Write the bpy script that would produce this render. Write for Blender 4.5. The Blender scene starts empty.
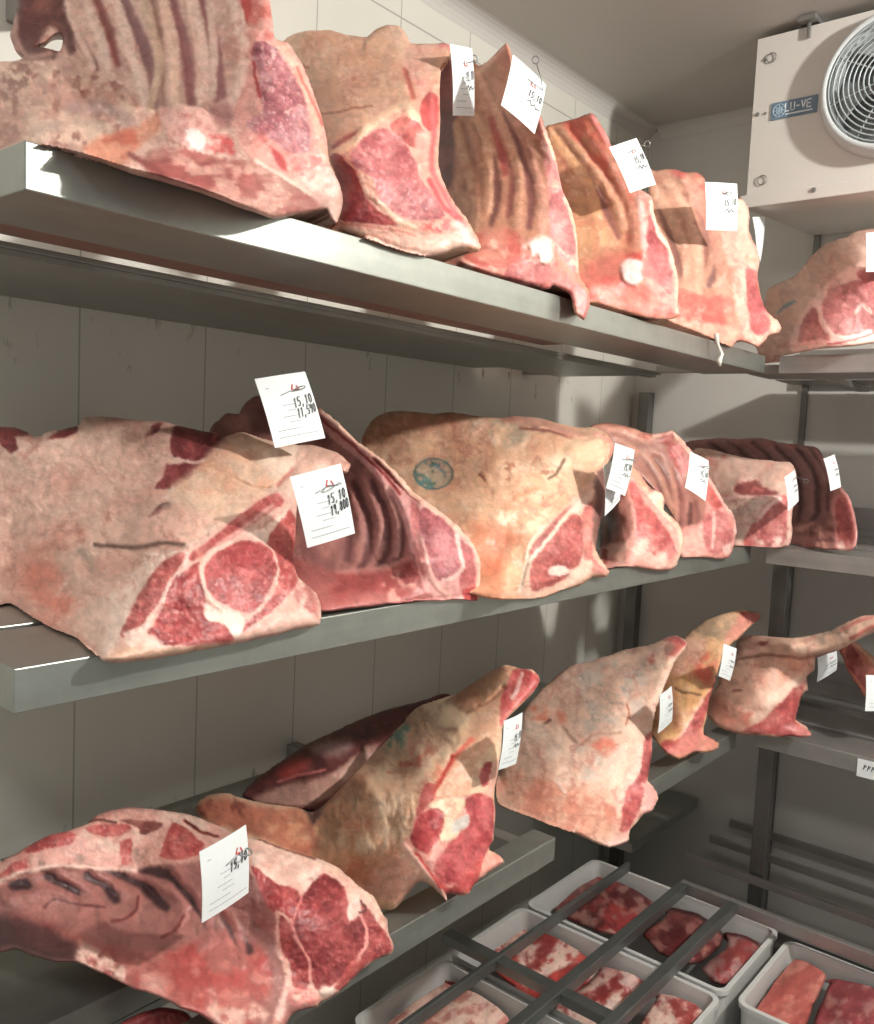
import bpy, math, random
import numpy as np
from mathutils import Matrix, Vector

random.seed(7)
SC = bpy.context.scene
COL = SC.collection

# ------------------------------------------------------------------ camera
F = 877.0
CX, CY = 437.0, 512.0
_y = np.array([736, -37, F]); _y /= np.linalg.norm(_y)
_x = -np.array([-1052, -121, F]); _x -= _x.dot(_y) * _y; _x /= np.linalg.norm(_x)
_z = np.cross(_x, _y)
R = np.array([_x, _y, _z])              # world = R @ cam (cam: x right, y down, z forward)
CAM = np.array([1.504, 0.0, 1.55])
cd = bpy.data.cameras.new('camera'); co = bpy.data.objects.new('camera', cd); COL.objects.link(co)
cd.sensor_fit = 'HORIZONTAL'; cd.sensor_width = 36.0; cd.lens = F / 874.0 * 36.0
cd.clip_start = 0.05
r_, u_, b_ = R @ [1, 0, 0], -(R @ [0, 1, 0]), -(R @ [0, 0, 1])
co.matrix_world = Matrix(((r_[0], u_[0], b_[0], CAM[0]), (r_[1], u_[1], b_[1], CAM[1]), (r_[2], u_[2], b_[2], CAM[2]), (0, 0, 0, 1)))
SC.camera = co


def ray(px, py):
    return R @ np.array([px - CX, py - CY, F]) / F


def at(px, py, axis, val):
    """the point of the place seen along this sight line on the plane axis = val"""
    d = ray(px, py); i = 'xyz'.index(axis)
    return CAM + (val - CAM[i]) / d[i] * d


def proj(P):
    v = R.T @ (np.asarray(P) - CAM)
    return np.array([CX + F * v[0] / v[2], CY + F * v[1] / v[2]])


# shelf levels (top faces)
ZT, ZM, Z3, Z4 = 1.797, 1.3224, 0.842, 0.37
XF = 0.704       # front face of the left shelves
YB = 2.87        # back wall

# ------------------------------------------------------------------ helpers
def tag(o, label=None, cat=None, group=None, kind=None):
    if label: o['label'] = label
    if cat: o['category'] = cat
    if group: o['group'] = group
    if kind: o['kind'] = kind
    return o


def empty(name, loc, **k):
    o = bpy.data.objects.new(name, None); COL.objects.link(o); o.location = loc
    o.empty_display_size = 0.02
    return tag(o, **k)


def link_mesh(name, verts, faces, mat, parent=None, smooth=False):
    me = bpy.data.meshes.new(name)
    off = Vector(parent_world(parent)) if parent else Vector((0, 0, 0))
    me.from_pydata([tuple(Vector(v) - off) for v in verts], [], faces)
    me.update()
    if mat is not None: me.materials.append(mat)
    if smooth: me.polygons.foreach_set('use_smooth', [True] * len(me.polygons))
    o = bpy.data.objects.new(name, me); COL.objects.link(o)
    if parent: o.parent = parent
    return o


def parent_world(p):
    v = Vector((0, 0, 0))
    while p is not None:
        v = v + p.location; p = p.parent
    return v


class MB:
    def __init__(s): s.v = []; s.f = []
    def quadbox(s, P):          # 8 points: bottom 4 then top 4
        n = len(s.v); s.v += [tuple(p) for p in P]
        s.f += [tuple(n + i for i in q) for q in ((3, 2, 1, 0), (4, 5, 6, 7), (0, 1, 5, 4), (1, 2, 6, 5), (2, 3, 7, 6), (3, 0, 4, 7))]
        return s
    def box(s, x0, x1, y0, y1, z0, z1):
        return s.quadbox([(x0, y0, z0), (x1, y0, z0), (x1, y1, z0), (x0, y1, z0), (x0, y0, z1), (x1, y0, z1), (x1, y1, z1), (x0, y1, z1)])
    def tube(s, pts, r, n=8, closed=False, caps=True):
        pts = [Vector(p) for p in pts]; base = len(s.v); m = len(pts)
        up = None
        for i, p in enumerate(pts):
            a = pts[(i - 1) % m] if (closed or i) else p
            b = pts[(i + 1) % m] if (closed or i < m - 1) else p
            t = (b - a).normalized()
            if up is None:
                up = t.orthogonal().normalized()
            up = (up - up.dot(t) * t).normalized(); w = t.cross(up)
            rr = r[i] if hasattr(r, '__len__') else r
            for k in range(n):
                c, q = math.cos(2 * math.pi * k / n), math.sin(2 * math.pi * k / n)
                s.v.append(tuple(p + up * (c * rr) + w * (q * rr)))
        for i in range(m if closed else m - 1):
            for k in range(n):
                a = base + i * n; b = base + ((i + 1) % m) * n
                s.f.append((a + k, a + (k + 1) % n, b + (k + 1) % n, b + k))
        if caps and not closed:
            s.f.append(tuple(base + k for k in range(n))[::-1]); s.f.append(tuple(base + (m - 1) * n + k for k in range(n)))
        return s
    def lathe(s, c, axis, prof, n=32):    # prof: (radius, height) pairs around axis 'y' or 'z'
        base = len(s.v)
        for r, h in prof:
            for k in range(n):
                a = 2 * math.pi * k / n; q, w = r * math.cos(a), r * math.sin(a)
                s.v.append((c[0] + q, c[1] + h, c[2] + w) if axis == 'y' else (c[0] + q, c[1] + w, c[2] + h))
        for i in range(len(prof) - 1):
            for k in range(n):
                s.f.append((base + i * n + k, base + i * n + (k + 1) % n, base + (i + 1) * n + (k + 1) % n, base + (i + 1) * n + k))
        return s
    def build(s, name, mat, parent=None, smooth=False, bevel=0.0):
        o = link_mesh(name, s.v, s.f, mat, parent, smooth)
        if bevel:
            m = o.modifiers.new('b', 'BEVEL'); m.width = bevel; m.segments = 2; m.limit_method = 'ANGLE'
        return o


def lin(c):
    c = np.asarray(c, float) / 255.0
    return np.where(c <= 0.04045, c / 12.92, ((c + 0.055) / 1.055) ** 2.4)


# ------------------------------------------------------------------ materials
def new_mat(name):
    m = bpy.data.materials.new(name); m.use_nodes = True
    nt = m.node_tree; b = nt.nodes['Principled BSDF']
    return m, nt, b


def N(nt, typ, **k):
    n = nt.nodes.new(typ)
    for a, v in k.items():
        if a.startswith('i_'): n.inputs[a[2:].replace('_', ' ')].default_value = v
        else: setattr(n, a, v)
    return n


def plain(name, rgb, rough=0.5, metal=0.0, noise=0.06, scale=20.0, bump=0.0, spec=0.5):
    m, nt, b = new_mat(name)
    tc = N(nt, 'ShaderNodeTexCoord'); nz = N(nt, 'ShaderNodeTexNoise'); nz.inputs['Scale'].default_value = scale; nz.inputs['Detail'].default_value = 6
    nt.links.new(tc.outputs['Object'], nz.inputs['Vector'])
    mx = N(nt, 'ShaderNodeMix', data_type='RGBA'); c = lin(rgb)
    mx.inputs[6].default_value = (*(c * (1 - noise * 2)), 1); mx.inputs[7].default_value = (*np.minimum(c * (1 + noise), 1), 1)
    nt.links.new(nz.outputs['Fac'], mx.inputs[0]); nt.links.new(mx.outputs[2], b.inputs['Base Color'])
    b.inputs['Roughness'].default_value = rough; b.inputs['Metallic'].default_value = metal
    b.inputs['Specular IOR Level'].default_value = spec
    if bump:
        bp = N(nt, 'ShaderNodeBump'); bp.inputs['Strength'].default_value = bump; bp.inputs['Distance'].default_value = 0.002
        nt.links.new(nz.outputs['Fac'], bp.inputs['Height']); nt.links.new(bp.outputs['Normal'], b.inputs['Normal'])
    return m


def steel_mat(name, rgb, stretch, rough=0.38, metal=0.85):
    m, nt, b = new_mat(name)
    tc = N(nt, 'ShaderNodeTexCoord'); mp = N(nt, 'ShaderNodeMapping'); mp.inputs['Scale'].default_value = stretch
    nz = N(nt, 'ShaderNodeTexNoise'); nz.inputs['Scale'].default_value = 60; nz.inputs['Detail'].default_value = 5
    nt.links.new(tc.outputs['Object'], mp.inputs['Vector']); nt.links.new(mp.outputs['Vector'], nz.inputs['Vector'])
    st = N(nt, 'ShaderNodeTexNoise'); st.inputs['Scale'].default_value = 9; st.inputs['Detail'].default_value = 8; st.inputs['Roughness'].default_value = 0.7
    nt.links.new(tc.outputs['Object'], st.inputs['Vector'])
    rp = N(nt, 'ShaderNodeValToRGB'); c = lin(rgb)
    rp.color_ramp.elements[0].position = 0.3; rp.color_ramp.elements[0].color = (*(c * 0.80), 1)
    rp.color_ramp.elements[1].position = 0.62; rp.color_ramp.elements[1].color = (*c, 1)
    nt.links.new(st.outputs['Fac'], rp.inputs['Fac'])
    mx = N(nt, 'ShaderNodeMix', data_type='RGBA', blend_type='MULTIPLY'); mx.inputs[0].default_value = 0.25
    nt.links.new(rp.outputs['Color'], mx.inputs[6]); nt.links.new(nz.outputs['Fac'], mx.inputs[7])
    nt.links.new(mx.outputs[2], b.inputs['Base Color'])
    mr = N(nt, 'ShaderNodeMapRange'); mr.inputs['To Min'].default_value = rough - 0.06; mr.inputs['To Max'].default_value = rough + 0.1
    nt.links.new(nz.outputs['Fac'], mr.inputs['Value']); nt.links.new(mr.outputs['Result'], b.inputs['Roughness'])
    b.inputs['Metallic'].default_value = metal
    return m


def meat_mat(name, rough=0.42, sss=0.06, bump=0.2):
    m, nt, b = new_mat(name)
    at_ = N(nt, 'ShaderNodeVertexColor', layer_name='Col'); tc = N(nt, 'ShaderNodeTexCoord')
    nz = N(nt, 'ShaderNodeTexNoise'); nz.inputs['Scale'].default_value = 240; nz.inputs['Detail'].default_value = 4
    nt.links.new(tc.outputs['Object'], nz.inputs['Vector'])
    n2 = N(nt, 'ShaderNodeTexNoise'); n2.inputs['Scale'].default_value = 70; n2.inputs['Detail'].default_value = 5
    nt.links.new(tc.outputs['Object'], n2.inputs['Vector'])
    mr = N(nt, 'ShaderNodeMapRange'); mr.inputs['From Min'].default_value = 0.25; mr.inputs['From Max'].default_value = 0.75
    mr.inputs['To Min'].default_value = 0.90; mr.inputs['To Max'].default_value = 1.10
    nt.links.new(nz.outputs['Fac'], mr.inputs['Value'])
    vm = N(nt, 'ShaderNodeVectorMath', operation='SCALE'); nt.links.new(at_.outputs['Color'], vm.inputs[0]); nt.links.new(mr.outputs['Result'], vm.inputs['Scale'])
    nt.links.new(vm.outputs['Vector'], b.inputs['Base Color'])
    r2 = N(nt, 'ShaderNodeMapRange'); r2.inputs['To Min'].default_value = rough - 0.12; r2.inputs['To Max'].default_value = rough + 0.16
    nt.links.new(n2.outputs['Fac'], r2.inputs['Value']); nt.links.new(r2.outputs['Result'], b.inputs['Roughness'])
    ad = N(nt, 'ShaderNodeMath', operation='ADD'); nt.links.new(nz.outputs['Fac'], ad.inputs[0]); nt.links.new(n2.outputs['Fac'], ad.inputs[1])
    bp = N(nt, 'ShaderNodeBump'); bp.inputs['Strength'].default_value = bump; bp.inputs['Distance'].default_value = 0.003
    nt.links.new(ad.outputs[0], bp.inputs['Height']); nt.links.new(bp.outputs['Normal'], b.inputs['Normal'])
    b.inputs['Subsurface Weight'].default_value = sss; b.inputs['Subsurface Radius'].default_value = (1, .35, .25); b.inputs['Subsurface Scale'].default_value = 0.006
    b.inputs['Specular IOR Level'].default_value = 0.42
    return m


def wall_mat(name, rgb, axis, pitch, offset, stains=True, hseam=None):
    """painted insulated panels: thin vertical seams every `pitch` metres, grime specks, soft mottling"""
    m, nt, b = new_mat(name); L = nt.links.new
    tc = N(nt, 'ShaderNodeTexCoord'); sp = N(nt, 'ShaderNodeSeparateXYZ'); L(tc.outputs['Object'], sp.inputs[0])
    def math_(op, a, bb=None, c=None):
        n = N(nt, 'ShaderNodeMath', operation=op)
        for i, v in enumerate((a, bb, c)):
            if v is None: continue
            if isinstance(v, (int, float)): n.inputs[i].default_value = v
            else: L(v, n.inputs[i])
        return n.outputs[0]
    s = math_('FRACT', math_('DIVIDE', math_('SUBTRACT', sp.outputs['XYZ'.index(axis)], offset), pitch))
    d = math_('MINIMUM', s, math_('SUBTRACT', 1.0, s))
    seam = math_('LESS_THAN', d, 0.0016 / pitch)
    if hseam is not None:
        hz = math_('LESS_THAN', math_('ABSOLUTE', math_('SUBTRACT', sp.outputs[2], hseam)), 0.002)
        seam = math_('MAXIMUM', seam, hz)
    nz = N(nt, 'ShaderNodeTexNoise'); nz.inputs['Scale'].default_value = 3; nz.inputs['Detail'].default_value = 8; L(tc.outputs['Object'], nz.inputs['Vector'])
    c = lin(rgb)
    mx = N(nt, 'ShaderNodeMix', data_type='RGBA'); mx.inputs[6].default_value = (*(c * .90), 1); mx.inputs[7].default_value = (*np.minimum(c * 1.05, 1), 1); L(nz.outputs['Fac'], mx.inputs[0])
    m2 = N(nt, 'ShaderNodeMix', data_type='RGBA'); m2.inputs[7].default_value = (*(c * .42), 1); L(mx.outputs[2], m2.inputs[6]); L(math_('MULTIPLY', seam, .75), m2.inputs[0])
    out = m2.outputs[2]
    if stains:
        mp = N(nt, 'ShaderNodeMapping'); mp.inputs['Scale'].default_value = (1, 1, .38); L(tc.outputs['Object'], mp.inputs['Vector'])
        n3 = N(nt, 'ShaderNodeTexNoise'); n3.inputs['Scale'].default_value = 26; n3.inputs['Detail'].default_value = 7; n3.inputs['Roughness'].default_value = .62; L(mp.outputs['Vector'], n3.inputs['Vector'])
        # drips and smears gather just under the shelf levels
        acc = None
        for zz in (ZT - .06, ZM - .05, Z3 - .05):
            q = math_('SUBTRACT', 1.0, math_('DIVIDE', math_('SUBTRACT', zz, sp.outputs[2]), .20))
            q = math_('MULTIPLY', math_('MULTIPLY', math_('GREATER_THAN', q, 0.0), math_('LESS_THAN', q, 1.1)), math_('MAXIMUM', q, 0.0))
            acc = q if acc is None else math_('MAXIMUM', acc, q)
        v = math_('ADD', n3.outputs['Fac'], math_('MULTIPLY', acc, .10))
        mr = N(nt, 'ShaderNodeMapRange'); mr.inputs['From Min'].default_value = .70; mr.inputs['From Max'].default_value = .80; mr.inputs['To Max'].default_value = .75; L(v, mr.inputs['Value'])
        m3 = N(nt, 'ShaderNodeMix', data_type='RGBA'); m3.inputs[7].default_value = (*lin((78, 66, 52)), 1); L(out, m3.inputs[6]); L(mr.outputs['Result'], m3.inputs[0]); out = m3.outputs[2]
    L(out, b.inputs['Base Color']); b.inputs['Roughness'].default_value = .45
    return m


M = {}
M['wall'] = wall_mat('painted_wall_panel', (214, 210, 200), 'Y', .264, .001, True, 2.55)
M['wallb'] = wall_mat('painted_back_panel', (204, 200, 194), 'X', .6, .597, False)
M['ceil'] = plain('ceiling_panel', (198, 193, 187), .6, 0, .03, 2)
M['floor'] = plain('grey_resin_floor', (92, 88, 84), .45, 0, .1, 12)
M['steel_y'] = steel_mat('brushed_steel_lengthwise', (174, 177, 170), (1, .04, 1), .37, .80)
M['steel_x'] = steel_mat('brushed_steel_crosswise', (186, 182, 178), (.04, 1, 1), .4, .75)
M['steel_s'] = plain('smeared_steel', (150, 104, 92), .42, .35, .30, 16)
M['steel_d'] = steel_mat('dull_steel_post', (140, 138, 134), (1, 1, .05), .42, .8)
M['steel_b'] = steel_mat('greasy_bar_steel', (146, 150, 147), (1, .05, 1), .34, .8)
M['meat'] = meat_mat('meat_surface')
M['bone'] = plain('cut_bone', (226, 220, 208), .4, 0, .08, 90)
M['paper'] = plain('white_card', (236, 240, 240), .55, 0, .015, 30)
M['ink'] = plain('black_marker_ink', (22, 24, 30), .5)
M['print'] = plain('grey_printing', (176, 181, 186), .6)
M['red'] = plain('red_printing', (206, 60, 62), .6)
M['wire'] = plain('metal_wire', (170, 172, 172), .3, .9)
M['tub'] = plain('white_plastic', (200, 199, 196), .42, 0, .03, 8)
M['case'] = plain('cooler_enamel', (206, 200, 193), .45, 0, .02, 4)
M['shroud'] = plain('grey_plastic_shroud', (196, 200, 200), .45, 0, .02, 6)
M['grille'] = plain('grey_wire_guard', (176, 184, 186), .4, .2)
M['blade'] = plain('fan_blade_grey', (150, 152, 152), .5)
M['dark'] = plain('grey_cavity', (150, 152, 152), .7)
M['plate'] = plain('blue_grey_plate', (104, 124, 140), .4, 0, .02)
M['pletter'] = plain('white_plate_lettering', (226, 232, 236), .5)
M['pemblem'] = plain('pale_blue_emblem', (158, 178, 194), .5)
M['bracket'] = plain('zinc_bracket', (140, 138, 134), .45, .6)

# ------------------------------------------------------------------ noise
_rng = np.random.RandomState(11)
_TAB = _rng.rand(256, 256)


def vnoise(x, y, seed=0):
    x = x + seed * 17.31; y = y + seed * 9.77
    xi = np.floor(x).astype(int); yi = np.floor(y).astype(int); fx = x - xi; fy = y - yi
    fx = fx * fx * (3 - 2 * fx); fy = fy * fy * (3 - 2 * fy)
    a = _TAB[xi & 255, yi & 255]; b = _TAB[(xi + 1) & 255, yi & 255]; c = _TAB[xi & 255, (yi + 1) & 255]; d = _TAB[(xi + 1) & 255, (yi + 1) & 255]
    return (a * (1 - fx) + b * fx) * (1 - fy) + (c * (1 - fx) + d * fx) * fy


def fbm(x, y, scale, seed=0, oct=4):
    s = 0; a = .5; t = 0
    for i in range(oct):
        s = s + a * vnoise(x / scale, y / scale, seed + i * 5); t += a; a *= .55; scale = scale / 2.03
    return s / t


def smooth(e0, e1, x):
    t = np.clip((x - e0) / (e1 - e0 + 1e-9), 0, 1)
    return t * t * (3 - 2 * t)


def pts(s, k=(0, 0, 1.0)):
    """'x,y x,y ...' read off an enlarged view: origin k0,k1 and magnification k2"""
    return np.array([[float(q) for q in p.split(',')] for p in s.split()]) / np.array([k[2], k[2]]) + np.array([k[0], k[1]])


def catmull(P, closed=True, sub=5):
    P = np.asarray(P, float); n = len(P); out = []
    rng = range(n) if closed else range(n - 1)
    for i in rng:
        g = (lambda j: P[j % n]) if closed else (lambda j: P[min(max(j, 0), n - 1)])
        p0, p1, p2, p3 = g(i - 1), g(i), g(i + 1), g(i + 2)
        for k in range(sub):
            t = k / sub
            # half-tension keeps traced corners crisp
            m1 = (p2 - p0) * .35; m2 = (p3 - p1) * .35
            out.append((2 * t**3 - 3 * t**2 + 1) * p1 + (t**3 - 2 * t**2 + t) * m1 + (-2 * t**3 + 3 * t**2) * p2 + (t**3 - t**2) * m2)
    if not closed: out.append(P[-1])
    return np.array(out)


def segdist(Q, P, closed=True):
    """unsigned distance, nearest point, parameter along the line"""
    n = len(P); best = np.full(len(Q), 1e9); near = np.zeros_like(Q); par = np.zeros(len(Q))
    m = n if closed else n - 1
    for i in range(m):
        a = P[i]; b = P[(i + 1) % n]; ab = b - a; L = ab.dot(ab) + 1e-12
        t = np.clip(((Q - a) @ ab) / L, 0, 1); c = a + t[:, None] * ab
        d = np.hypot(*(Q - c).T); k = d < best
        best[k] = d[k]; near[k] = c[k]; par[k] = (i + t[k]) / m
    return best, near, par


def inside(Q, P):
    x, y = Q[:, 0], Q[:, 1]; r = np.zeros(len(Q), bool); n = len(P); j = n - 1
    for i in range(n):
        xi, yi = P[i]; xj, yj = P[j]
        if yi != yj:
            k = ((yi > y) != (yj > y)) & (x < (xj - xi) * (y - yi) / (yj - yi) + xi); r ^= k
        j = i
    return r


def sdist(Q, P):
    d, near, _ = segdist(Q, P); s = np.where(inside(Q, P), d, -d)
    return s, near


# ------------------------------------------------------------------ meat
FATW, FATC, FATP, FATO = (232, 214, 196), (226, 194, 162), (218, 166, 146), (216, 150, 108)
LEAN, LEANL, LEAND = (166, 74, 72), (200, 114, 108), (124, 52, 52)


class Paint:
    """colour and relief of one joint, laid down feature by feature on its own surface"""
    def __init__(s, u, v, base, seed):
        s.Q = np.stack([u, v], 1); s.u = u; s.v = v; s.n = len(u); s.seed = seed
        s.c = np.tile(np.array(base, float), (s.n, 1)); s.h = np.zeros(s.n); s.k = 0
        s.w1 = np.stack([fbm(u, v, 9, seed + 1) - .5, fbm(u, v, 9, seed + 2) - .5], 1)
        s.w2 = np.stack([fbm(u, v, 3, seed + 3, 2) - .5, fbm(u, v, 3, seed + 4, 2) - .5], 1)
    def _q(s, warp): return s.Q + s.w1 * (warp * 2.2) + s.w2 * (warp * 1.1)
    def _mix(s, a, c): s.c += a[:, None] * (np.array(c, float) - s.c)
    def mask(s, P, soft=1.5, warp=2.0):
        P = catmull(P, True, 3); d = sdist(s._q(warp), P)[0]
        return smooth(-soft, soft, d)
    def fill(s, P, c, a=1.0, soft=1.5, warp=2.0, h=0.0):
        m = s.mask(P, soft, warp); s._mix(m * a, c); s.h += h * m; return s
    def line(s, P, w, c=None, h=0.0, a=1.0, soft=1.0, warp=1.2, taper=0.0):
        P = catmull(P, False, 4); d, _, t = segdist(s._q(warp), P, False)
        ww = w * (1 - taper * np.abs(2 * t - 1)) / 2
        if c is not None: s._mix(smooth(ww + soft, np.maximum(ww - soft, 0), d) * a if False else (1 - smooth(np.maximum(ww - soft, 0), ww + soft, d)) * a, c)
        if h: s.h += h * np.exp(-(d / (w * .55)) ** 2)
        return s
    def mottle(s, c, scale=14, thr=.5, width=.12, a=1.0, P=None, sx=1.0, sy=1.0, ang=0, soft=4, h=0.0):
        s.k += 1
        ca, sa = math.cos(ang), math.sin(ang); x = (s.u * ca + s.v * sa) * sx; y = (-s.u * sa + s.v * ca) * sy
        m = smooth(thr - width * 1.5, thr + width * 1.5, fbm(x, y, scale * 1.25, s.seed + 31 * s.k)) * a
        if P is not None: m = m * s.mask(P, soft, 2.0)
        s._mix(m, c); s.h += h * m; return s
    def lean(s, P, base=LEAN, light=LEANL, dark=LEAND, fleck=FATP, fl=.3, soft=1.2, warp=1.6, sc=7):
        m = s.mask(P, soft, warp); s.k += 1; sd = s.seed + 37 * s.k
        n1 = fbm(s.u, s.v, sc * 2.2, sd); n2 = fbm(s.u, s.v, sc * .6, sd + 3, 3)
        col = np.array(base, float) + (np.array(light, float) - base) * smooth(.45, .75, n1)[:, None]
        col += (np.array(dark, float) - col) * (smooth(.5, .25, n1) if False else (1 - smooth(.25, .5, n1)) * .7)[:, None]
        f = smooth(.56, .80, n2) * fl
        col += (np.array(fleck, float) - col) * f[:, None]
        col += (np.array((186, 122, 116), float) - col) * .17
        n3 = fbm(s.u, s.v, 2.6, sd + 9, 2); col += (np.array((222, 160, 150), float) - col) * (smooth(.58, .78, n3) * (.12 + .5 * fl))[:, None]; col *= (1 - .10 * (1 - smooth(.22, .45, n3)))[:, None]
        s.c += m[:, None] * (col - s.c); s.h += m * (n2 - .5) * .0022; return s


NMEAT = [0]
ALB = 1.0


def depth_of(px, py, spec):
    ax, val = spec; d = ray(px, py); i = 'xyz'.index(ax)
    return (val - CAM[i]) / d[i]


def rbf(ctrl):
    P = np.array([[c[0], c[1]] for c in ctrl]) / 100.0; n = len(P)
    W = np.array([depth_of(c[0], c[1], (c[3] if len(c) > 3 else 'x', c[2])) for c in ctrl])
    phi = lambda r: r ** 1.35
    D = np.hypot(P[:, None, 0] - P[None, :, 0], P[:, None, 1] - P[None, :, 1])
    A = np.zeros((n + 3, n + 3)); A[:n, :n] = -phi(D) + np.eye(n) * 1e-3 * -1; A[:n, n] = 1; A[:n, n + 1:] = P; A[n, :n] = 1; A[n + 1:, :n] = P.T
    sol = np.linalg.solve(A, np.concatenate([W, np.zeros(3)]))
    def f(u, v):
        u = u / 100.0; v = v / 100.0; r = sol[n] + sol[n + 1] * u + sol[n + 2] * v
        for i in range(n): r = r - sol[i] * phi(np.hypot(u - P[i, 0], v - P[i, 1]))
        return r
    return f


def meat(name, label, cat, outline, ctrl, base, paint, parts, zs=None, T=.10, pitch=1.5, rimw=7.0, rimd=.012, lump=.004, holes=(), group=None,
         jag=1.0, flat=True, wallx=.02, ymax=2.85, first='fat_cover', partlabels=None, front_x=XF, horiz=None, rough=.0008, bottom=None, sag=0.0, foot=0.0, inb=None):
    NMEAT[0] += 1; seed = NMEAT[0] * 13
    P = catmull(outline, True, 5)
    P = P + jag * 1.6 * (np.stack([fbm(P[:, 0], P[:, 1], 6, seed), fbm(P[:, 0], P[:, 1], 6, seed + 7)], 1) - .5)
    H = [catmull(h, True, 4) for h in holes]
    f = rbf(ctrl)
    x0, y0 = P.min(0) - pitch; x1, y1 = P.max(0) + pitch
    gx = np.arange(x0, x1 + pitch, pitch); gy = np.arange(y0, y1 + pitch, pitch)
    U, V = np.meshgrid(gx, gy); sh = U.shape; Q = np.stack([U.ravel(), V.ravel()], 1)
    sd, near = sdist(Q, P)
    for h in H:
        s2, n2 = sdist(Q, h); s2 = -s2; k = s2 < sd; sd[k] = s2[k]; near[k] = n2[k]
    keep = sd > -pitch * .72
    snap = keep & (sd < pitch * .35); Q[snap] = near[snap]; sd[snap] = 0
    idx = np.arange(Q.shape[0]).reshape(sh)
    q = np.stack([idx[:-1, :-1].ravel(), idx[1:, :-1].ravel(), idx[1:, 1:].ravel(), idx[:-1, 1:].ravel()], 1)
    ok = keep[q].all(1) & (sd[q] > 0).any(1); q = q[ok]
    used = np.unique(q); remap = -np.ones(len(Q), int); remap[used] = np.arange(len(used)); q = remap[q]; Q = Q[used]; sd = np.maximum(sd[used], 0)
    n = len(Q); u, v = Q[:, 0], Q[:, 1]
    # rim vertices = on an edge used once
    e = np.sort(np.concatenate([q[:, [0, 1]], q[:, [1, 2]], q[:, [2, 3]], q[:, [3, 0]]]), 1)
    key = e[:, 0].astype(np.int64) * n + e[:, 1]; uq, cnt = np.unique(key, return_counts=True)
    b = uq[cnt == 1]; rim = np.zeros(n, bool); rim[b // n] = True; rim[b % n] = True
    pt = Paint(u, v, base, seed)
    if paint: paint(pt)
    w = f(u, v)
    # fine creases of fat and membrane
    rg = 1 - np.abs(2 * fbm(u + pt.w1[:, 0] * 8, v + pt.w1[:, 1] * 8, 15, seed + 40, 3) - 1) * 2.2
    rg = np.clip(rg, 0, 1) ** 2; pt.h -= .0008 * rg; pt.c *= (1.03 - .10 * rg)[:, None]
    fat = smooth(128, 160, pt.c[:, 1]) * smooth(14, 36, pt.c[:, 0] - pt.c[:, 2])
    a = smooth(.56, .74, fbm(u, v, 11, seed + 46)) * .22 * fat; pt.c += a[:, None] * (np.array((206, 146, 122.)) - pt.c)
    a = smooth(.57, .72, fbm(u + pt.w1[:, 0] * 6, v * 1.5, 6.5, seed + 47)) * .30 * fat; pt.c += a[:, None] * (np.array((244, 226, 206.)) - pt.c); pt.h += a * .0022
    rv = 1 - np.abs(2 * fbm(u + pt.w1[:, 0] * 14, v + pt.w1[:, 1] * 14, 30, seed + 48, 4) - 1) * 9; a = np.clip(rv, 0, 1) * smooth(.45, .6, fbm(u, v, 40, seed + 49)) * .35 * fat; pt.c += a[:, None] * (np.array((170, 84, 72.)) - pt.c)
    rg = fbm(u, v, 4.5, seed + 45, 2); pt.c *= (.955 + .09 * rg)[:, None]
    dirs = np.stack([(u - CX) / F, (v - CY) / F, np.ones(n)], 1) @ R.T
    rimf = smooth(0, rimw, sd)
    w = w + rimd * (1 - np.sqrt(1 - (1 - np.clip(sd / rimw, 0, 1)) ** 2)) * 0 + rimd * (1 - np.sqrt(np.clip(1 - (1 - np.clip(sd / rimw, 0, 1)) ** 2, 0, 1)))
    w = w - (pt.h + lump * (fbm(u, v, 38, seed + 60) - .5) * 2 + rough * (fbm(u, v, 5, seed + 70, 3) - .5) * 2) * np.maximum(rimf, .15)
    Pf = CAM + w[:, None] * dirs
    # back of the joint
    Wt = max(18.0, min(90.0, sd.max()))
    hz = (dirs[:, 2].mean() > -.02) if horiz is None else horiz
    prof = 1 - (1 - np.clip(sd / Wt, 0, 1)) ** (7 if hz else 3.2)
    dd = dirs.copy()
    if hz: dd[:, 2] = 0
    dd /= np.linalg.norm(dd, axis=1)[:, None]
    w0 = w.copy()
    if zs is not None:
        # what would sink into the shelf comes forward along its own sight line until it rests on the shelf or hangs in front of it
        on = ((Pf[:, 0] < front_x + .006) if bottom is None else bottom(Pf)) & (Pf[:, 2] < zs + .0025)
        if bottom is None:
            tz = (zs + .0025 - CAM[2]) / np.where(np.abs(dirs[:, 2]) < 1e-6, 1e-6, dirs[:, 2]); tx = (front_x + .008 - CAM[0]) / np.where(dirs[:, 0] > -1e-6, -1e-6, dirs[:, 0])
            tz = np.where((tz > 0) & (tz < w), tz, 0); tx = np.where((tx > 0) & (tx < w), tx, 0)
            wn = np.maximum(tz, tx); Pf = np.where((on & (wn > 0))[:, None], CAM + wn[:, None] * dirs, Pf)
        else:
            Pf[:, 2] = np.where(on, zs + .0025, Pf[:, 2])
    th = T * prof + .004 * np.sqrt(prof)
    if zs is not None:
        lim = np.where(dd[:, 2] < -1e-4, (Pf[:, 2] - zs - .0005) / np.maximum(-dd[:, 2], 1e-4), 9.0)
        if bottom is None:
            over = Pf[:, 2] < zs + .0005
            lim = np.where(over, (Pf[:, 0] - front_x - .0045) / np.maximum(-dd[:, 0], 1e-4), lim)
            # a part above the shelf may not run back into the overhanging flap's shelf edge either
        th = np.minimum(th, np.maximum(lim, 0))
    Pb = Pf + dd * th[:, None]
    for A in (Pf, Pb):
        A[:, 0] = np.maximum(A[:, 0], wallx); A[:, 1] = np.minimum(A[:, 1], ymax)
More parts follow.
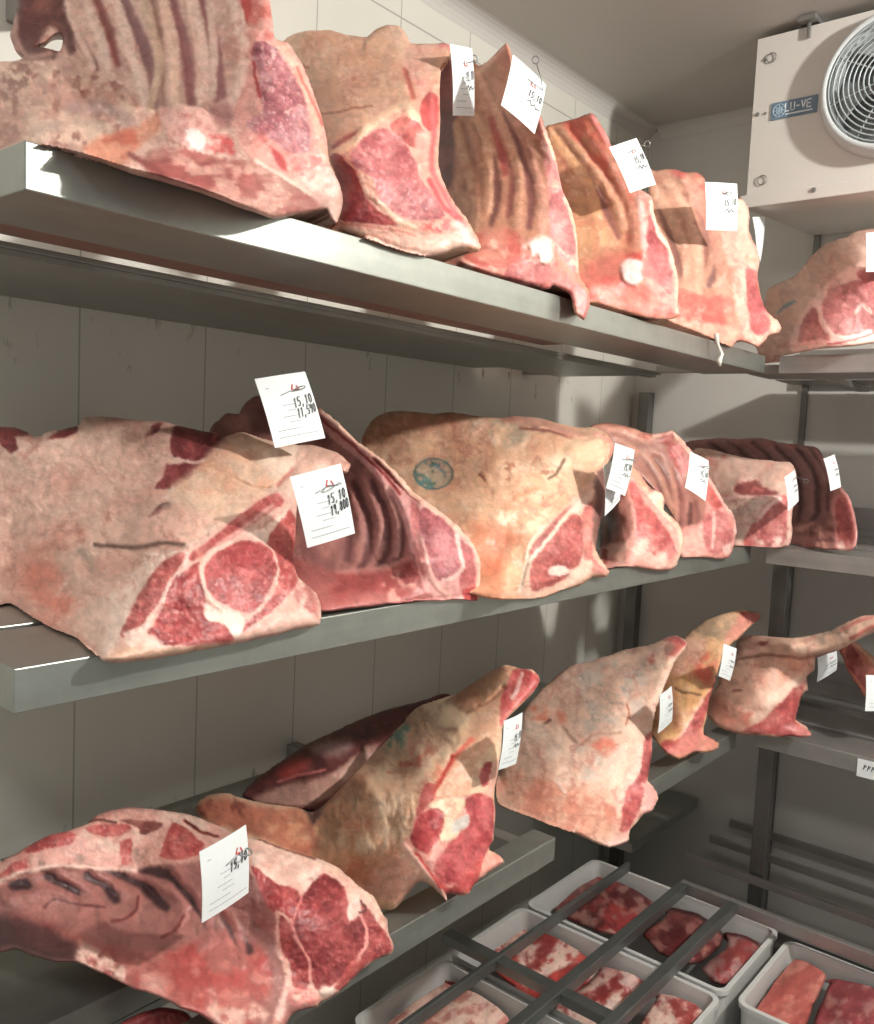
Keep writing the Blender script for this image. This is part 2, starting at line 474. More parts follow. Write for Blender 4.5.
    if zs is not None and flat and hz and foot:      # the broad base lies back across both slats
        fz = np.clip(1 - (Pb[:, 2] - zs) / .07, 0, 1) * np.clip(sd / 4.0, 0, 1) * (Pb[:, 0] < front_x - .004) * (Pf[:, 2] > zs); Pb[:, 0] = np.maximum(Pb[:, 0] - foot * fz, np.minimum(Pb[:, 0], .13))
    if zs is not None and flat and hz:
        k = (Pb[:, 2] < zs + .035) & ~rim & (Pb[:, 0] < front_x - .004); Pb[k, 2] = zs + .0005
        if sag: k2 = k & (Pb[:, 0] < .50) & (Pb[:, 0] > .125); Pb[k2, 2] = zs - sag
    if inb is not None:
        for A in (Pf, Pb):
            A[:, 0] = np.clip(A[:, 0], inb[0], inb[1]); A[:, 1] = np.clip(A[:, 1], inb[2], inb[3])
    Pb[rim] = Pf[rim]
    V3 = np.concatenate([Pf, Pb]); bi = np.where(rim, np.arange(n), np.arange(n) + n)
    qb = bi[q][:, ::-1]
    F4 = np.concatenate([q, qb]); nf = len(q)
    # orientation: front faces must look at the camera
    c = V3[F4[:nf]]; nn = np.cross(c[:, 2] - c[:, 0], c[:, 3] - c[:, 1]); s = (nn * (c.mean(1) - CAM)).sum(1).sum()
    if s > 0: F4 = F4[:, ::-1]
    c = V3[F4]; fn = np.cross(c[:, 2] - c[:, 0], c[:, 3] - c[:, 1])
    vn = np.zeros_like(V3)
    for k in range(4): np.add.at(vn, F4[:, k], fn)
    vn /= np.linalg.norm(vn, axis=1)[:, None] + 1e-12
    bc = np.array(base, float) * (.9 + .2 * (fbm(u, v, 12, seed + 90)[:, None]))
    col = np.concatenate([pt.c, np.where(rim[:, None], pt.c, pt.c * .35 + bc * .65)])
    col = col * np.array([1.025, .965, .965]); lum = col @ np.array([.3, .59, .11]); col = col * .89 + lum[:, None] * .11
    col = lin(np.clip(col, 0, 255)) * ALB
    cen = Q[q].mean(1); lab = np.zeros(len(F4), int)
    for i, (pn, poly) in enumerate(parts):
        lab[:nf][inside(cen, catmull(poly, True, 4))] = i + 1
    org = V3.mean(0); org[2] = V3[:, 2].min()
    root = empty(name, tuple(org), label=label, cat=cat, group=group)
    names = [first] + [p[0] for p in parts]
    for i, pn in enumerate(names):
        fs = F4[lab == i]
        if len(fs) == 0: continue
        us = np.unique(fs); rm = np.zeros(len(V3), int); rm[us] = np.arange(len(us)); fs = rm[fs]
        me = bpy.data.meshes.new(pn); vv = (V3[us] - org).astype(np.float32)
        # drop collapsed corners
        me.vertices.add(len(us)); me.vertices.foreach_set('co', vv.ravel())
        me.loops.add(len(fs) * 4); me.loops.foreach_set('vertex_index', fs.ravel().astype(np.int32))
        me.polygons.add(len(fs)); me.polygons.foreach_set('loop_start', np.arange(0, len(fs) * 4, 4, dtype=np.int32))
        me.polygons.foreach_set('loop_total', np.full(len(fs), 4, np.int32))
        me.update(calc_edges=True)
        me.polygons.foreach_set('use_smooth', np.ones(len(fs), bool))
        ca = me.color_attributes.new('Col', 'FLOAT_COLOR', 'POINT')
        ca.data.foreach_set('color', np.concatenate([col[us], np.ones((len(us), 1))], 1).astype(np.float32).ravel())
        me.normals_split_custom_set_from_vertices([tuple(x) for x in vn[us]])
        me.materials.append(M['meat'])
        o = bpy.data.objects.new(pn, me); COL.objects.link(o); o.parent = root
        if partlabels and pn in partlabels: o['label'] = partlabels[pn]
    root['_f'] = 0; del root['_f']
    return root

# ------------------------------------------------------------------ room shell
def struct(mb, name, mat):
    o = mb.build(name, mat); o['kind'] = 'structure'; return o


ZC = 2.66
struct(MB().box(-.1, 0, -1.2, YB + .1, 0, ZC), 'wall_left', M['wall'])
struct(MB().box(0, 3.4, YB, YB + .1, 0, ZC), 'wall_back', M['wallb'])
struct(MB().box(-.1, 3.4, -1.2, YB + .1, ZC, ZC + .1), 'ceiling', M['ceil'])
struct(MB().box(-.1, 3.4, -1.2, YB + .1, -.1, 0), 'floor', M['floor'])
# coving strips between the walls and the ceiling
cv = MB(); n = 6
for i in range(n + 1):
    a = math.pi / 2 * i / n; ox, oz = .045 * (1 - math.sin(a)), ZC - .045 * (1 - math.cos(a)) - .0005
    for yy in (-1.2, YB): cv.v.append((ox + .0005, yy, oz))
for i in range(n): cv.f.append((2 * i, 2 * i + 1, 2 * i + 3, 2 * i + 2))
struct(cv, 'trim_1', M['ceil'])
cv = MB()
for i in range(n + 1):
    a = math.pi / 2 * i / n; oy, oz = YB - .045 * (1 - math.sin(a)) - .0005, ZC - .045 * (1 - math.cos(a)) - .0005
    for xx in (0.04, 3.4): cv.v.append((xx, oy, oz))
for i in range(n): cv.f.append((2 * i, 2 * i + 2, 2 * i + 3, 2 * i + 1))
struct(cv, 'trim_2', M['ceil'])
struct(MB().box(.588, .606, YB - .012, YB - .0005, .01, ZC - .05), 'trim_3', M['steel_d'])


# ------------------------------------------------------------------ shelves
def shelf_left(z, y0, y1, label, cross=(), h=.043, thin=False, inner=.428, fx=.545):
    t = empty('steel_shelf', (.35, (y0 + y1) / 2, z - h), label=label, cat='shelf', group='steel shelves on the left wall')
    MB().box(fx, XF, y0, y1, z - h, z).build('slat', M['steel_y'], t, bevel=.0015)
    MB().box(.106, inner, y0 + .002, y1 - .002, (z - h - .002) if thin else (z - h + .002), (z - h + .006) if thin else z).build('slat', M['steel_y'], t, bevel=.0015)
    if thin: MB().box(.4287, .5443, y0 + .04, 1.62, z - .030, z - .012).build('slat', M['steel_s'], t)  # filler slat, added to block lamp light leaking through the gap
    if thin: MB().box(.002, .1055, y0 + .04, 1.93, z - h + .0, z - h + .008).build('added_light_stop', M['steel_y'], t)  # strip added to keep lamp light from leaking down the wall
    MB().box(inner - .025, inner, y0 + .03, y1 - .03, z - h - .010, z - h - (.0025 if thin else -.0015)).build('lip', M['steel_y'], t)
    for y in cross:
        MB().box(inner + .0005, fx - .0005, y, y + .03, z - h + .003, z - h + .02).build('cross_member', M['steel_x'], t)
        MB().box(.001, .1055, y, y + .03, z - h + .003, z - .004).build('wall_arm', M['steel_x'], t)
    return t


shelf_left(ZT, .369, 2.205, 'topmost steel shelf on the left wall holding the upright rib racks', (.37, 2.17), thin=True)
shelf_left(ZM, .363, 2.205, 'middle steel shelf on the left wall under the big fat-covered joints', (.364, 2.17), inner=.526)
shelf_left(Z3, .30, 1.34, 'third steel shelf down at lower left ending with an open corner', (.34, 1.305), inner=.545, fx=.655)
shelf_left(Z3, 1.62, 2.205, 'short lower steel shelf meeting the back shelves in the corner', (1.63, 2.17), inner=.545, fx=.655)


def shelf_back(z, label, slats, h=.043, rear=True):
    t = empty('steel_shelf', (1.2, 2.5, z - h), label=label, cat='shelf', group='steel shelves on the back wall')
    for i, (a, b) in enumerate(slats):
        MB().box(.735 if i == 0 else .58, 1.75, a, b, z - h if i == 0 else z - .025, z).build('slat', M['steel_x'], t, bevel=.0015)
    for x in (.76, 1.3): MB().box(x, x + .03, slats[0][1] + .0005, YB - .03, z - h, z - .026).build('cross_member', M['steel_x'], t)
    if rear:
        MB().box(.58, 1.75, YB - .03, YB - .014, z - .02, z + .085).build('upstand', M['steel_x'], t)
    return t


shelf_back(ZT, 'topmost steel shelf on the back wall below the cooling unit', [(2.215, 2.385), (2.42, 2.59), (2.64, 2.80)])
shelf_back(ZM, 'middle steel shelf on the back wall with the far dark rib rack', [(2.225, 2.385), (2.42, 2.59), (2.64, 2.80)])
sb = shelf_back(Z3, 'third steel shelf on the back wall with a paper strip on its edge', [(2.25, 2.39), (2.42, 2.585), (2.64, 2.735)])
# paper strip on the edge of the third back shelf
A = [at(858, 757.5, 'y', 2.2485), at(893, 767, 'y', 2.2485), at(893, 790, 'y', 2.2485), at(858, 776, 'y', 2.2485)]
zt_, zb_, xa, xb = A[0][2] - .002, A[3][2], A[0][0], A[0][0] + .09
mb = MB().box(xa, xb, 2.2478, 2.2493, zb_, zt_)
pl = mb.build('hanging_paper_strip', M['paper'], None); tag(pl, 'small white paper strip stuck to the edge of the third back shelf', 'label')
mb = MB(); hh = zt_ - zb_
for i, sx in enumerate((.16, .26, .36, .47, .57)):
    xx = xa + sx * .09; z0, z1 = zt_ - .55 * hh, zt_ - .25 * hh
    for q in ([(0, 0), (.4, 1), (.6, .4), (.9, .9)],):
        mb.tube([(xx + a * .007, 2.2473, z0 + b * (z1 - z0)) for a, b in q], .0009, 5)
mb.build('handwriting', M['ink'], pl)

# bottom level: open frame of angle bars above the tubs
t = empty('bar_rack', (.56, 1.6, Z4 - .03), label='open steel frame of long bars above the white meat tubs', cat='rack')
for x in (.405, .572, .712):
    w = .026 if x > .5 else .012
    m = MB(); m.box(x - w / 2, x + w / 2, .55, 2.25, Z4 - .028, Z4); m.build('long_bar', M['steel_b'], t, bevel=.0025)
for a, b in ((.25, .3988), (.4112, .5588), (.5852, .6988)): MB().box(a, b, 1.60, 1.632, Z4 - .03, Z4 - .008).build('cross_bar', M['steel_b'], t)
t = empty('bar_rack', (1.2, 2.5, Z4 - .06), label='lowest back shelf frame with pale front rail beyond the tubs', cat='rack')
MB().box(.56, 1.75, 2.256, 2.275, Z4 - .035, Z4 - .002).build('rail', M['steel_x'], t, bevel=.002)
for y in (2.43, 2.60, 2.76):
    MB().box(.50, 1.75, y, y + .012, Z4 - .025, Z4 - .002).build('long_bar', M['steel_x'], t)
t2 = MB().box(.02, .36, 2.36, 2.84, Z4 - .03, Z4)
o = t2.build('shelf_plate', M['steel_y'], None, bevel=.002); tag(o, 'dark steel shelf plate low in the corner behind the tubs', 'shelf')


def post(x0, x1, y0, y1, z0, z1, label):
    o = MB().box(x0, x1, y0, y1, z0, z1).build('shelf_post', M['steel_d'], None, bevel=.002)
    return tag(o, label, 'post', 'square steel shelf posts')


post(.045, .085, 2.825, 2.868, 0, ZT - .045, 'square steel post in the corner behind the shelves')
post(.680, .722, 2.45, 2.485, 0, Z3 - .045, 'steel post under the lowest corner shelf')
post(.680, .722, 2.45, 2.485, Z3 + .001, ZM - .045, 'steel post where the left and back middle shelves meet')
b = MB().box(.001, .19, .66, .70, 2.19, 2.25).build('wall_bracket', M['steel_x'], None, bevel=.002); tag(b, 'pale steel bar end in the top left corner', 'bracket')

# ------------------------------------------------------------------ white tubs
def tub(x0, x1, y0, y1, label, h=.27, r=.03):
    zr = .30; zb = zr - h
    t = empty('plastic_tub', ((x0 + x1) / 2, (y0 + y1) / 2, zb), label=label, cat='tub', group='white plastic tubs of trimmings')
    def loop(d, z, rr):
        L = []
        for cx, cy, a0 in ((x1 - d - rr, y1 - d - rr, 0), (x0 + d + rr, y1 - d - rr, 90), (x0 + d + rr, y0 + d + rr, 180), (x1 - d - rr, y0 + d + rr, 270)):
            for k in range(6):
                a = math.radians(a0 + 18 * k); L.append((cx + rr * math.cos(a), cy + rr * math.sin(a), z))
        return L
    rings = [loop(.016, zb, .02), loop(.006, zr - .03, r), loop(.006, zr - .012, r), loop(.0, zr - .012, r), loop(.0, zr, r), loop(.012, zr, r * .7), loop(.014, zr - .02, r * .7), loop(.026, zb + .008, .015)]
    m = MB(); n = 24
    for L in rings: m.v += L
    for i in range(len(rings) - 1):
        for k in range(n): m.f.append((i * n + k, i * n + (k + 1) % n, (i + 1) * n + (k + 1) % n, (i + 1) * n + k))
    m.f.append(tuple(range(n))[::-1]); m.f.append(tuple((len(rings) - 1) * n + k for k in range(n)))
    m.build('tub_body', M['tub'], t, bevel=0)
    for s in (-1, 1):
        cx = (x0 + x1) / 2; yy = y0 + .0005 if s < 0 else y1 - .0055
        MB().box(cx - .05, cx + .05, yy, yy + .005, zr - .03, zr - .0125).build('grip', M['tub'], t)
    return t


tub(.252, .815, 1.952, 2.33, 'farthest white tub below the bars with dark red trimmings')
tub(.252, .815, 1.62, 1.94, 'middle white tub below the bars with pale fatty pieces')
tub(.252, .815, 1.288, 1.608, 'nearest white tub below the bars half hidden by hanging joints')
tub(.842, 1.38, 1.94, 2.30, 'white tub at bottom right with flat striped meat slabs')

# ------------------------------------------------------------------ cooling unit
YF = 2.35
fx0, fx1, fz0, fz1 = .568, 1.36, 2.225, 2.640
t = empty('cooling_unit', (.96, 2.6, fz0), label='white ceiling-hung cooling unit with round fan guard at top right', cat='cooler')
hc = (.918, YF, 2.4545); RS = .172
# casing: front panel with round opening
m = MB(); n = 48; k0 = len(m.v)
for k in range(n):
    a = 2 * math.pi * k / n; ca, sa = math.cos(a), math.sin(a)
    m.v.append((hc[0] + RS * ca, YF, hc[2] + RS * sa))
    # outer rectangle point along the same direction
    tx = ((fx1 if ca > 0 else fx0) - hc[0]) / ca if abs(ca) > 1e-6 else 1e9
    tz = ((fz1 if sa > 0 else fz0) - hc[2]) / sa if abs(sa) > 1e-6 else 1e9
    tt = min(tx, tz); m.v.append((hc[0] + tt * ca, YF, hc[2] + tt * sa))
for k in range(n):
    j = (k + 1) % n; m.f.append((2 * k, 2 * j, 2 * j + 1, 2 * k + 1))
for (cxx, czz) in ((fx0, fz0), (fx0, fz1), (fx1, fz0), (fx1, fz1)):    # corner fills
    best = sorted(range(n), key=lambda k: (m.v[2 * k + 1][0] - cxx) ** 2 + (m.v[2 * k + 1][2] - czz) ** 2)[:2]
    i = len(m.v); m.v.append((cxx, YF, czz)); m.f.append((2 * best[0] + 1, 2 * best[1] + 1, i))
i = len(m.v); yb = 2.86
m.v += [(fx0, YF, fz0), (fx1, YF, fz0), (fx1, YF, fz1), (fx0, YF, fz1), (fx0 + .012, yb, fz0 + .03), (fx1, yb, fz0 + .03), (fx1, yb, fz1), (fx0 + .012, yb, fz1)]
m.f += [(i, i + 1, i + 5, i + 4), (i + 3, i + 7, i + 6, i + 2), (i, i + 4, i + 7, i + 3), (i + 1, i + 2, i + 6, i + 5), (i + 4, i + 5, i + 6, i + 7)]
m.build('casing', M['case'], t)
MB().box(fx0 - .014, fx1, YF - .012, YF + .03, fz0 - .022, fz0 + .012).build('drip_tray_lip', M['case'], t, bevel=.003)
m = MB().quadbox([(fx0 + .004, YF + .031, fz0 - .020), (fx1, YF + .031, fz0 - .020), (fx1, 2.86, fz0 + .012), (fx0 + .02, 2.86, fz0 + .012), (fx0 + .004, YF + .031, fz0 - .004), (fx1, YF + .031, fz0 - .004), (fx1, 2.86, fz0 + .024), (fx0 + .02, 2.86, fz0 + .024)])
m.build('drip_tray', M['case'], t)
MB().lathe(hc, 'y', [(RS + .004, .001), (RS + .002, -.02), (RS - .008, -.045), (RS - .02, -.046), (RS - .022, -.03), (RS - .024, .10)], 48).build('fan_shroud', M['shroud'], t, smooth=True)
m = MB().lathe(hc, 'y', [(0.0001, .10), (RS - .024, .10)], 40); m.build('fan_cavity', M['dark'], t)
g = MB()
for i in range(12):
    rr = .028 + i * .0118; yy = -.040 - .016 * (1 - (rr / .17) ** 2)
    g.tube([(hc[0] + rr * math.cos(2 * math.pi * k / 48), YF + yy, hc[2] + rr * math.sin(2 * math.pi * k / 48)) for k in range(48)], .0019, 6, closed=True)
for k in range(8):
    a = 2 * math.pi * (k + .35) / 8
    g.tube([(hc[0] + rr * math.cos(a), YF - .037 - .016 * (1 - (rr / .17) ** 2), hc[2] + rr * math.sin(a)) for rr in (.02, .06, .11, .158)], .0022, 6)
gr = g.build('fan_guard', M['grille'], t, smooth=True)
MB().lathe((hc[0], YF - .056, hc[2]), 'y', [(.0001, -.004), (.026, -.004), (.03, 0), (.03, .006), (.0001, .006)], 24).build('guard_boss', M['shroud'], gr)
MB().lathe((hc[0], YF, hc[2]), 'y', [(.0001, -.012), (.038, -.012), (.045, 0), (.045, .06), (.0001, .06)], 28).build('fan_hub', M['blade'], t, smooth=True)
for k in range(5):
    a0 = 2 * math.pi * k / 5 + .3; m = MB(); nr, na = 6, 6
    for i in range(nr + 1):
        rr = .047 + (RS - .03 - .047) * i / nr
        for j in range(na + 1):
            a = a0 + (j / na) * (.55 + .35 * i / nr); yy = .045 - .05 * j / na + .006 * math.sin(3.1 * j / na)
            m.v.append((hc[0] + rr * math.cos(a), YF + yy, hc[2] + rr * math.sin(a)))
    for i in range(nr):
        for j in range(na):
            q = i * (na + 1) + j; m.f.append((q, q + 1, q + na + 2, q + na + 1))
    o = m.build('fan_blade', M['blade'], t, smooth=True); so = o.modifiers.new('s', 'SOLIDIFY'); so.thickness = .003
# name plate
pc = [at(772, 104, 'y', YF), at(818.5, 94.6, 'y', YF), at(818.5, 111, 'y', YF), at(771, 121, 'y', YF)]
px0, px1 = pc[0][0], pc[1][0]; pz1, pz0 = pc[0][2], pc[3][2]
npl = MB().box(px0, px1, YF - .003, YF - .0003, pz0, pz1).build('name_plate', M['plate'], t)


def strokes(mb, origin, ex, ez, segs, w, yn):
    """flat lettering strokes in a plane; segs in unit coordinates"""
    ex, ez, yn = Vector(ex), Vector(ez), Vector(yn)
    for s in segs:
        for a, b in zip(s[:-1], s[1:]):
            A, B = Vector(origin) + ex * a[0] + ez * a[1], Vector(origin) + ex * b[0] + ez * b[1]
            d = (B - A)
            if d.length < 1e-7: continue
            d.normalize(); q = d.cross(yn).normalized() * (w / 2); A -= d * w * .35; B += d * w * .35
            mb.quadbox([A - q, B - q, B + q, A + q, A - q + yn, B - q + yn, B + q + yn, A + q + yn])
    return mb


pw, ph = px1 - px0, pz1 - pz0
G = {'L': ([(0, 1), (0, 0), (.8, 0)],), 'U': ([(0, 1), (0, .2), (.2, 0), (.6, 0), (.8, .2), (.8, 1)],), '-': ([(.15, .45), (.65, .45)],),
     'V': ([(0, 1), (.4, 0), (.8, 1)],), 'E': ([(.8, 1), (0, 1), (0, 0), (.8, 0)], [(0, .5), (.65, .5)])}
mb = MB()
for i, ch in enumerate('LU-VE'):
    ox = px0 + pw * (.315 + .117 * i)
    strokes(mb, (ox, YF - .0032, pz0 + ph * .38), (pw * .10, 0, 0), (0, 0, ph * .44), G[ch], .0032, (0, -.0006, 0))
strokes(mb, (px0 + pw * .335, YF - .0032, pz0 + ph * .2), (pw * .6, 0, 0), (0, 0, ph), [[(a, 0), (a + .055, 0)] for a in np.arange(0, .95, .08)], .0035, (0, -.0005, 0))
mb.build('lettering', M['pletter'], npl)
mb = MB(); ec = (px0 + pw * .18, YF - .0032, (pz0 + pz1) / 2); er = ph * .36
mb.tube([(ec[0] + er * math.cos(a), ec[1], ec[2] + er * math.sin(a)) for a in np.linspace(0, 2 * math.pi, 24, endpoint=False)], .0016, 5, closed=True)
for k in range(4):
    a = math.pi * k / 4
    mb.tube([(ec[0] + er * q * math.cos(a), ec[1], ec[2] + er * q * math.sin(a)) for q in (-.95, 0, .95)], .0013, 5)
mb.tube([(ec[0] + er * .5 * math.cos(a), ec[1], ec[2] + er * .5 * math.sin(a)) for a in np.linspace(0, 2 * math.pi, 16, endpoint=False)], .0013, 5, closed=True)
mb.build('emblem', M['pemblem'], npl)
for (sx, sy, r) in ((757.5, 114.5, .0058), (765.5, 113.5, .0035), (813.5, 190, .0065), (765, 60, .0045)):
    p = at(sx, sy, 'y', YF - (.013 if sy > 180 else 0))
    MB().lathe((p[0], p[1] - .0005, p[2]), 'y', [(.0001, -.003), (r * .8, -.003), (r, 0), (r, .0004)], 12).build('screw', M['bracket'], t)
for (sx, sy) in ((771.5, 57.5), (762, 180)):
    p = at(sx, sy, 'y', YF - .004)
    MB().tube([(p[0] + .012 * math.cos(a), p[1], p[2] + .012 * math.sin(a)) for a in np.linspace(0, 2 * math.pi, 20, endpoint=False)], .0014, 6, closed=True).build('pull_ring', M['bracket'], t)
p = at(812, 20, 'y', YF + .01); q = at(808, 37, 'y', YF - .012)
m = MB().box(p[0] - .022, p[0] + .022, YF - .03, YF + .06, 2.645, 2.659); m.box(q[0] - .004, q[0] + .004, YF - .012, YF - .003, q[2], 2.6455)
m.build('ceiling_bracket', M['bracket'], t, bevel=.0015)

# ================================================================== joints of meat
DARKGAP = (92, 62, 58)
# enlarged views the outlines were traced from
KA, KB, KC = (0, 0, 4.009), (150, 0, 4.009), (280, 20, 4.009)
KD, KE, KF = (420, 40, 3.532), (540, 100, 3.94), (656, 150, 4.009)
KG, KH, KI, KJ, KK, KL, KM = (0, 410, 3.94), (100, 420, 4.009), (190, 370, 3.94), (300, 400, 4.009), (420, 400, 4.009), (580, 410, 4.009), (656, 420, 4.009)
KN, KO, KP, KQ, KR, KS, KT = (0, 790, 4.009), (180, 790, 4.009), (190, 660, 4.009), (340, 650, 3.79), (480, 620, 4.009), (600, 590, 4.009), (656, 590, 4.009)
J = np.concatenate
GRP_T = 'upright rib joints on the topmost left shelf'


# ---- top shelf, first: the great rib joint cut by the top of the photograph
def paint(s):
    s.mottle((216, 184, 168), 18, .5, .15)
    s.mottle((180, 138, 126), 10, .58, .1, .6)
    # ribs: dark recesses first, then pale ridges
    for p, c, w in (('250,20 330,180 385,275', (112, 74, 70), 9), ('365,-60 440,130 470,255', (138, 74, 68), 9), ('470,-60 560,140 612,300 620,420', (140, 100, 100), 12),
                    ('590,-80 640,120 655,420', (160, 120, 104), 5), ('670,-60 745,200 765,410', (148, 92, 92), 12), ('800,-80 850,160 868,400', (150, 100, 98), 9)):
        s.line(pts(p, KA), w, c, h=-.0035, soft=3, taper=.3)
    for p, c, w in (('190,150 260,170 310,235 370,290', (196, 160, 140), 6), ('225,-60 300,110 372,270', (220, 192, 176), 8), ('320,-80 402,150 432,270', (224, 198, 182), 9),
                    ('425,-80 505,130 565,330 590,445', (226, 200, 184), 12), ('545,-80 605,110 640,250 600,440', (206, 178, 152), 10), ('640,-80 695,190 700,410', (230, 196, 172), 12), ('745,-80 805,200 812,400', (226, 194, 174), 12)):
        s.line(pts(p, KA), w, c, h=.004, soft=2.5, taper=.2)
    for p, c, w in (('190,-60 262,160 290,385', (150, 98, 98), 9), ('150,-80 210,190 212,400', (228, 198, 180), 11), ('230,-80 255,190 250,385', (220, 190, 174), 9)):
        s.line(pts(p, KB), w, c, h=.003 if c[0] > 180 else -.005, soft=2.5, taper=.2)
    s.line(pts('300,-160 345,20 380,200 372,330 330,420', KB), 13, (228, 198, 182), h=.005, soft=3)
    # chunky brisket end at the left
    P = pts('-100,260 100,230 250,280 330,300 470,320 560,430 470,560 330,610 80,560 -100,600', KA)
    s.mottle((226, 200, 174), 13, .47, .08, .9, P, h=.006); s.mottle((150, 100, 88), 8, .60, .06, .8, P, h=-.004); s.mottle((176, 128, 112), 22, .55, .1, .6, P)
    s.line(pts('290,440 420,430 520,480', KA), 14, (160, 138, 132), soft=5, a=.7); s.line(pts('150,520 340,480 440,520', KA), 10, (190, 168, 150), soft=4, a=.8)
    s.fill(pts('330,600 420,545 560,500 640,450 650,520 560,590 480,660 400,640', KA), (214, 142, 110), .85, 4); s.mottle((190, 88, 66), 8, .55, .08, .8, pts('330,600 420,555 520,520 560,560 480,650 400,635', KA))
    # hook loop of dark flank
    P = pts('70,-60 240,-60 262,60 300,180 285,215 240,140 200,105 150,180 230,200 215,235 110,235 60,180 50,120', KA)
    s.fill(P, (122, 74, 66), .95, 3); s.mottle((84, 44, 46), 14, .45, .12, .8, P); s.line(pts('60,60 62,150 110,225 200,215', KA), 5, (196, 158, 142), soft=3, a=.8)
    # loin eye
    s.fill(pts('330,-160 480,-120 500,120 545,170 640,300 700,500 722,650 640,700 540,720 420,660 340,520 330,430 380,330 400,160', KB), (218, 158, 146), 1, 3)
    s.fill(pts('345,-100 400,-60 410,40 395,100 370,30', KB), (186, 66, 62), .9, 2); s.mottle((200, 96, 86), 10, .55, .1, .7, pts('380,-40 480,-20 500,140 430,150 400,90', KB))
    s.lean(pts('420,165 480,175 550,260 620,390 640,520 640,605 560,615 500,565 400,520 385,490 450,440 430,350 440,300 405,230', KB), (176, 108, 116), (206, 158, 164), (140, 70, 84), (232, 206, 208), .75, sc=6)  # pale flecks put the wet glints into the colour of the eye
    s.line(pts('415,250 425,330 440,385', KB), 3, (168, 60, 62), soft=1.5)
    s.line(pts('510,170 590,270 655,450 705,640', KB), 8, (232, 180, 158), h=.002, soft=2); s.line(pts('590,270 640,380 690,500', KB), 2.5, (206, 110, 98), soft=1.5)
    s.fill(pts('490,590 545,640 545,690 510,660', KB), (186, 62, 64), .9, 2)
    s.mottle((238, 208, 196), 10, .5, .1, .9, pts('570,680 680,620 740,680 770,780 700,780 620,740', KB)); s.mottle((200, 110, 104), 9, .55, .08, .8, pts('400,480 480,560 620,640 640,600 700,640 660,720 500,650', KB))
    # under-face along the shelf edge
    P = pts('-20,610 120,585 240,625 300,640 420,655 560,735 660,800 700,840 740,910 480,880 300,800 0,700', KB)
    s.fill(P, (176, 122, 110), .95, 3); s.mottle((150, 72, 70), 16, .52, .1, .75, P, sx=.4); s.mottle((214, 176, 158), 10, .62, .06, .7, P, sx=.5)
    s.line(pts('520,620 640,690 700,760', KA), 5, (140, 72, 68), soft=3)
    s.line(pts('420,640 520,700 640,780', KB), 3.5, (230, 196, 178), h=.003)
    # joint knuckle
    P = pts('45,430 110,430 170,430 235,450 275,560 240,612 150,595 60,535', KB)
    s.fill(P, (226, 180, 168), 1, 2, h=.006); s.mottle((206, 140, 136), 8, .55, .08, .7, P); s.fill(pts('140,525 185,515 222,555 215,595 160,590', KB), (228, 226, 220), 1, 2)
    s.fill(pts('235,430 320,410 330,480 280,520', KB), (170, 116, 112), .8, 3); s.mottle((206, 74, 74), 6, .5, .1, .8, pts('240,540 330,560 340,620 250,610', KB))


A1 = meat('rib_joint', 'huge rib joint nearest the camera on the top shelf, with a hook hole', 'meat',
          [(-25, 75), (-10, 66), (0, 62), (14, 61), (24, 57), (15, 50), (10, 36), (13, 25), (17, 5), (20, -12), (60, -45), (120, -60), (200, -60), (258, -40), (268, -10), (272, 15), (275, 38), (288, 43), (299, 58), (311, 85), (320, 112), (327, 140), (329, 160), (338, 180), (343, 197), (341, 212), (336, 224), (331, 220), (326, 210), (312, 211), (296, 213), (275, 217), (262, 213), (240, 205), (200, 189), (165, 178), (125, 167), (85, 154), (40, 144), (20, 141), (0, 147), (-25, 152)],
          [(0, 142, .5), (40, 143, .70), (85, 151, .735), (-25, 110, .38), (125, 166, .76), (165, 178, .778), (240, 205, .78), (265, 214, .758), (338, 215, .712), (60, 20, .29), (60, -45, .24), (120, 60, .42), (200, 80, .55), (240, 60, .62), (235, -40, .52), (150, -40, .38), (90, 120, .52), (0, 75, .3), (15, 20, .24),
           (160, 115, .56), (215, 108, .60), (185, 132, .69), (165, 125, .64), (255, 40, .655), (272, 0, .63), (300, 60, .665), (320, 110, .69), (270, 120, .705), (290, 150, .715), (330, 165, .71), (250, 150, .725), (200, 165, .735)],
          (200, 164, 148), paint, [('rib_wall', pts('240,-240 1300,-240 925,-20 980,330 935,410 800,430 660,410 590,450 450,300 330,250 280,120', KA)), ('loin_eye', pts('300,-240 560,-200 500,130 640,300 720,640 790,790 770,910 690,830 540,720 420,650 340,520 330,430 380,330 390,160', KB)),
                               ('knuckle_bone', pts('45,430 170,425 235,450 275,560 240,612 150,595 60,535', KB))],
          zs=ZT, T=.09, holes=[pts('150,185 185,172 222,140 245,138 252,160 240,205 200,195', KA)], first='brisket_end', foot=.24, group=GRP_T, rimw=9)


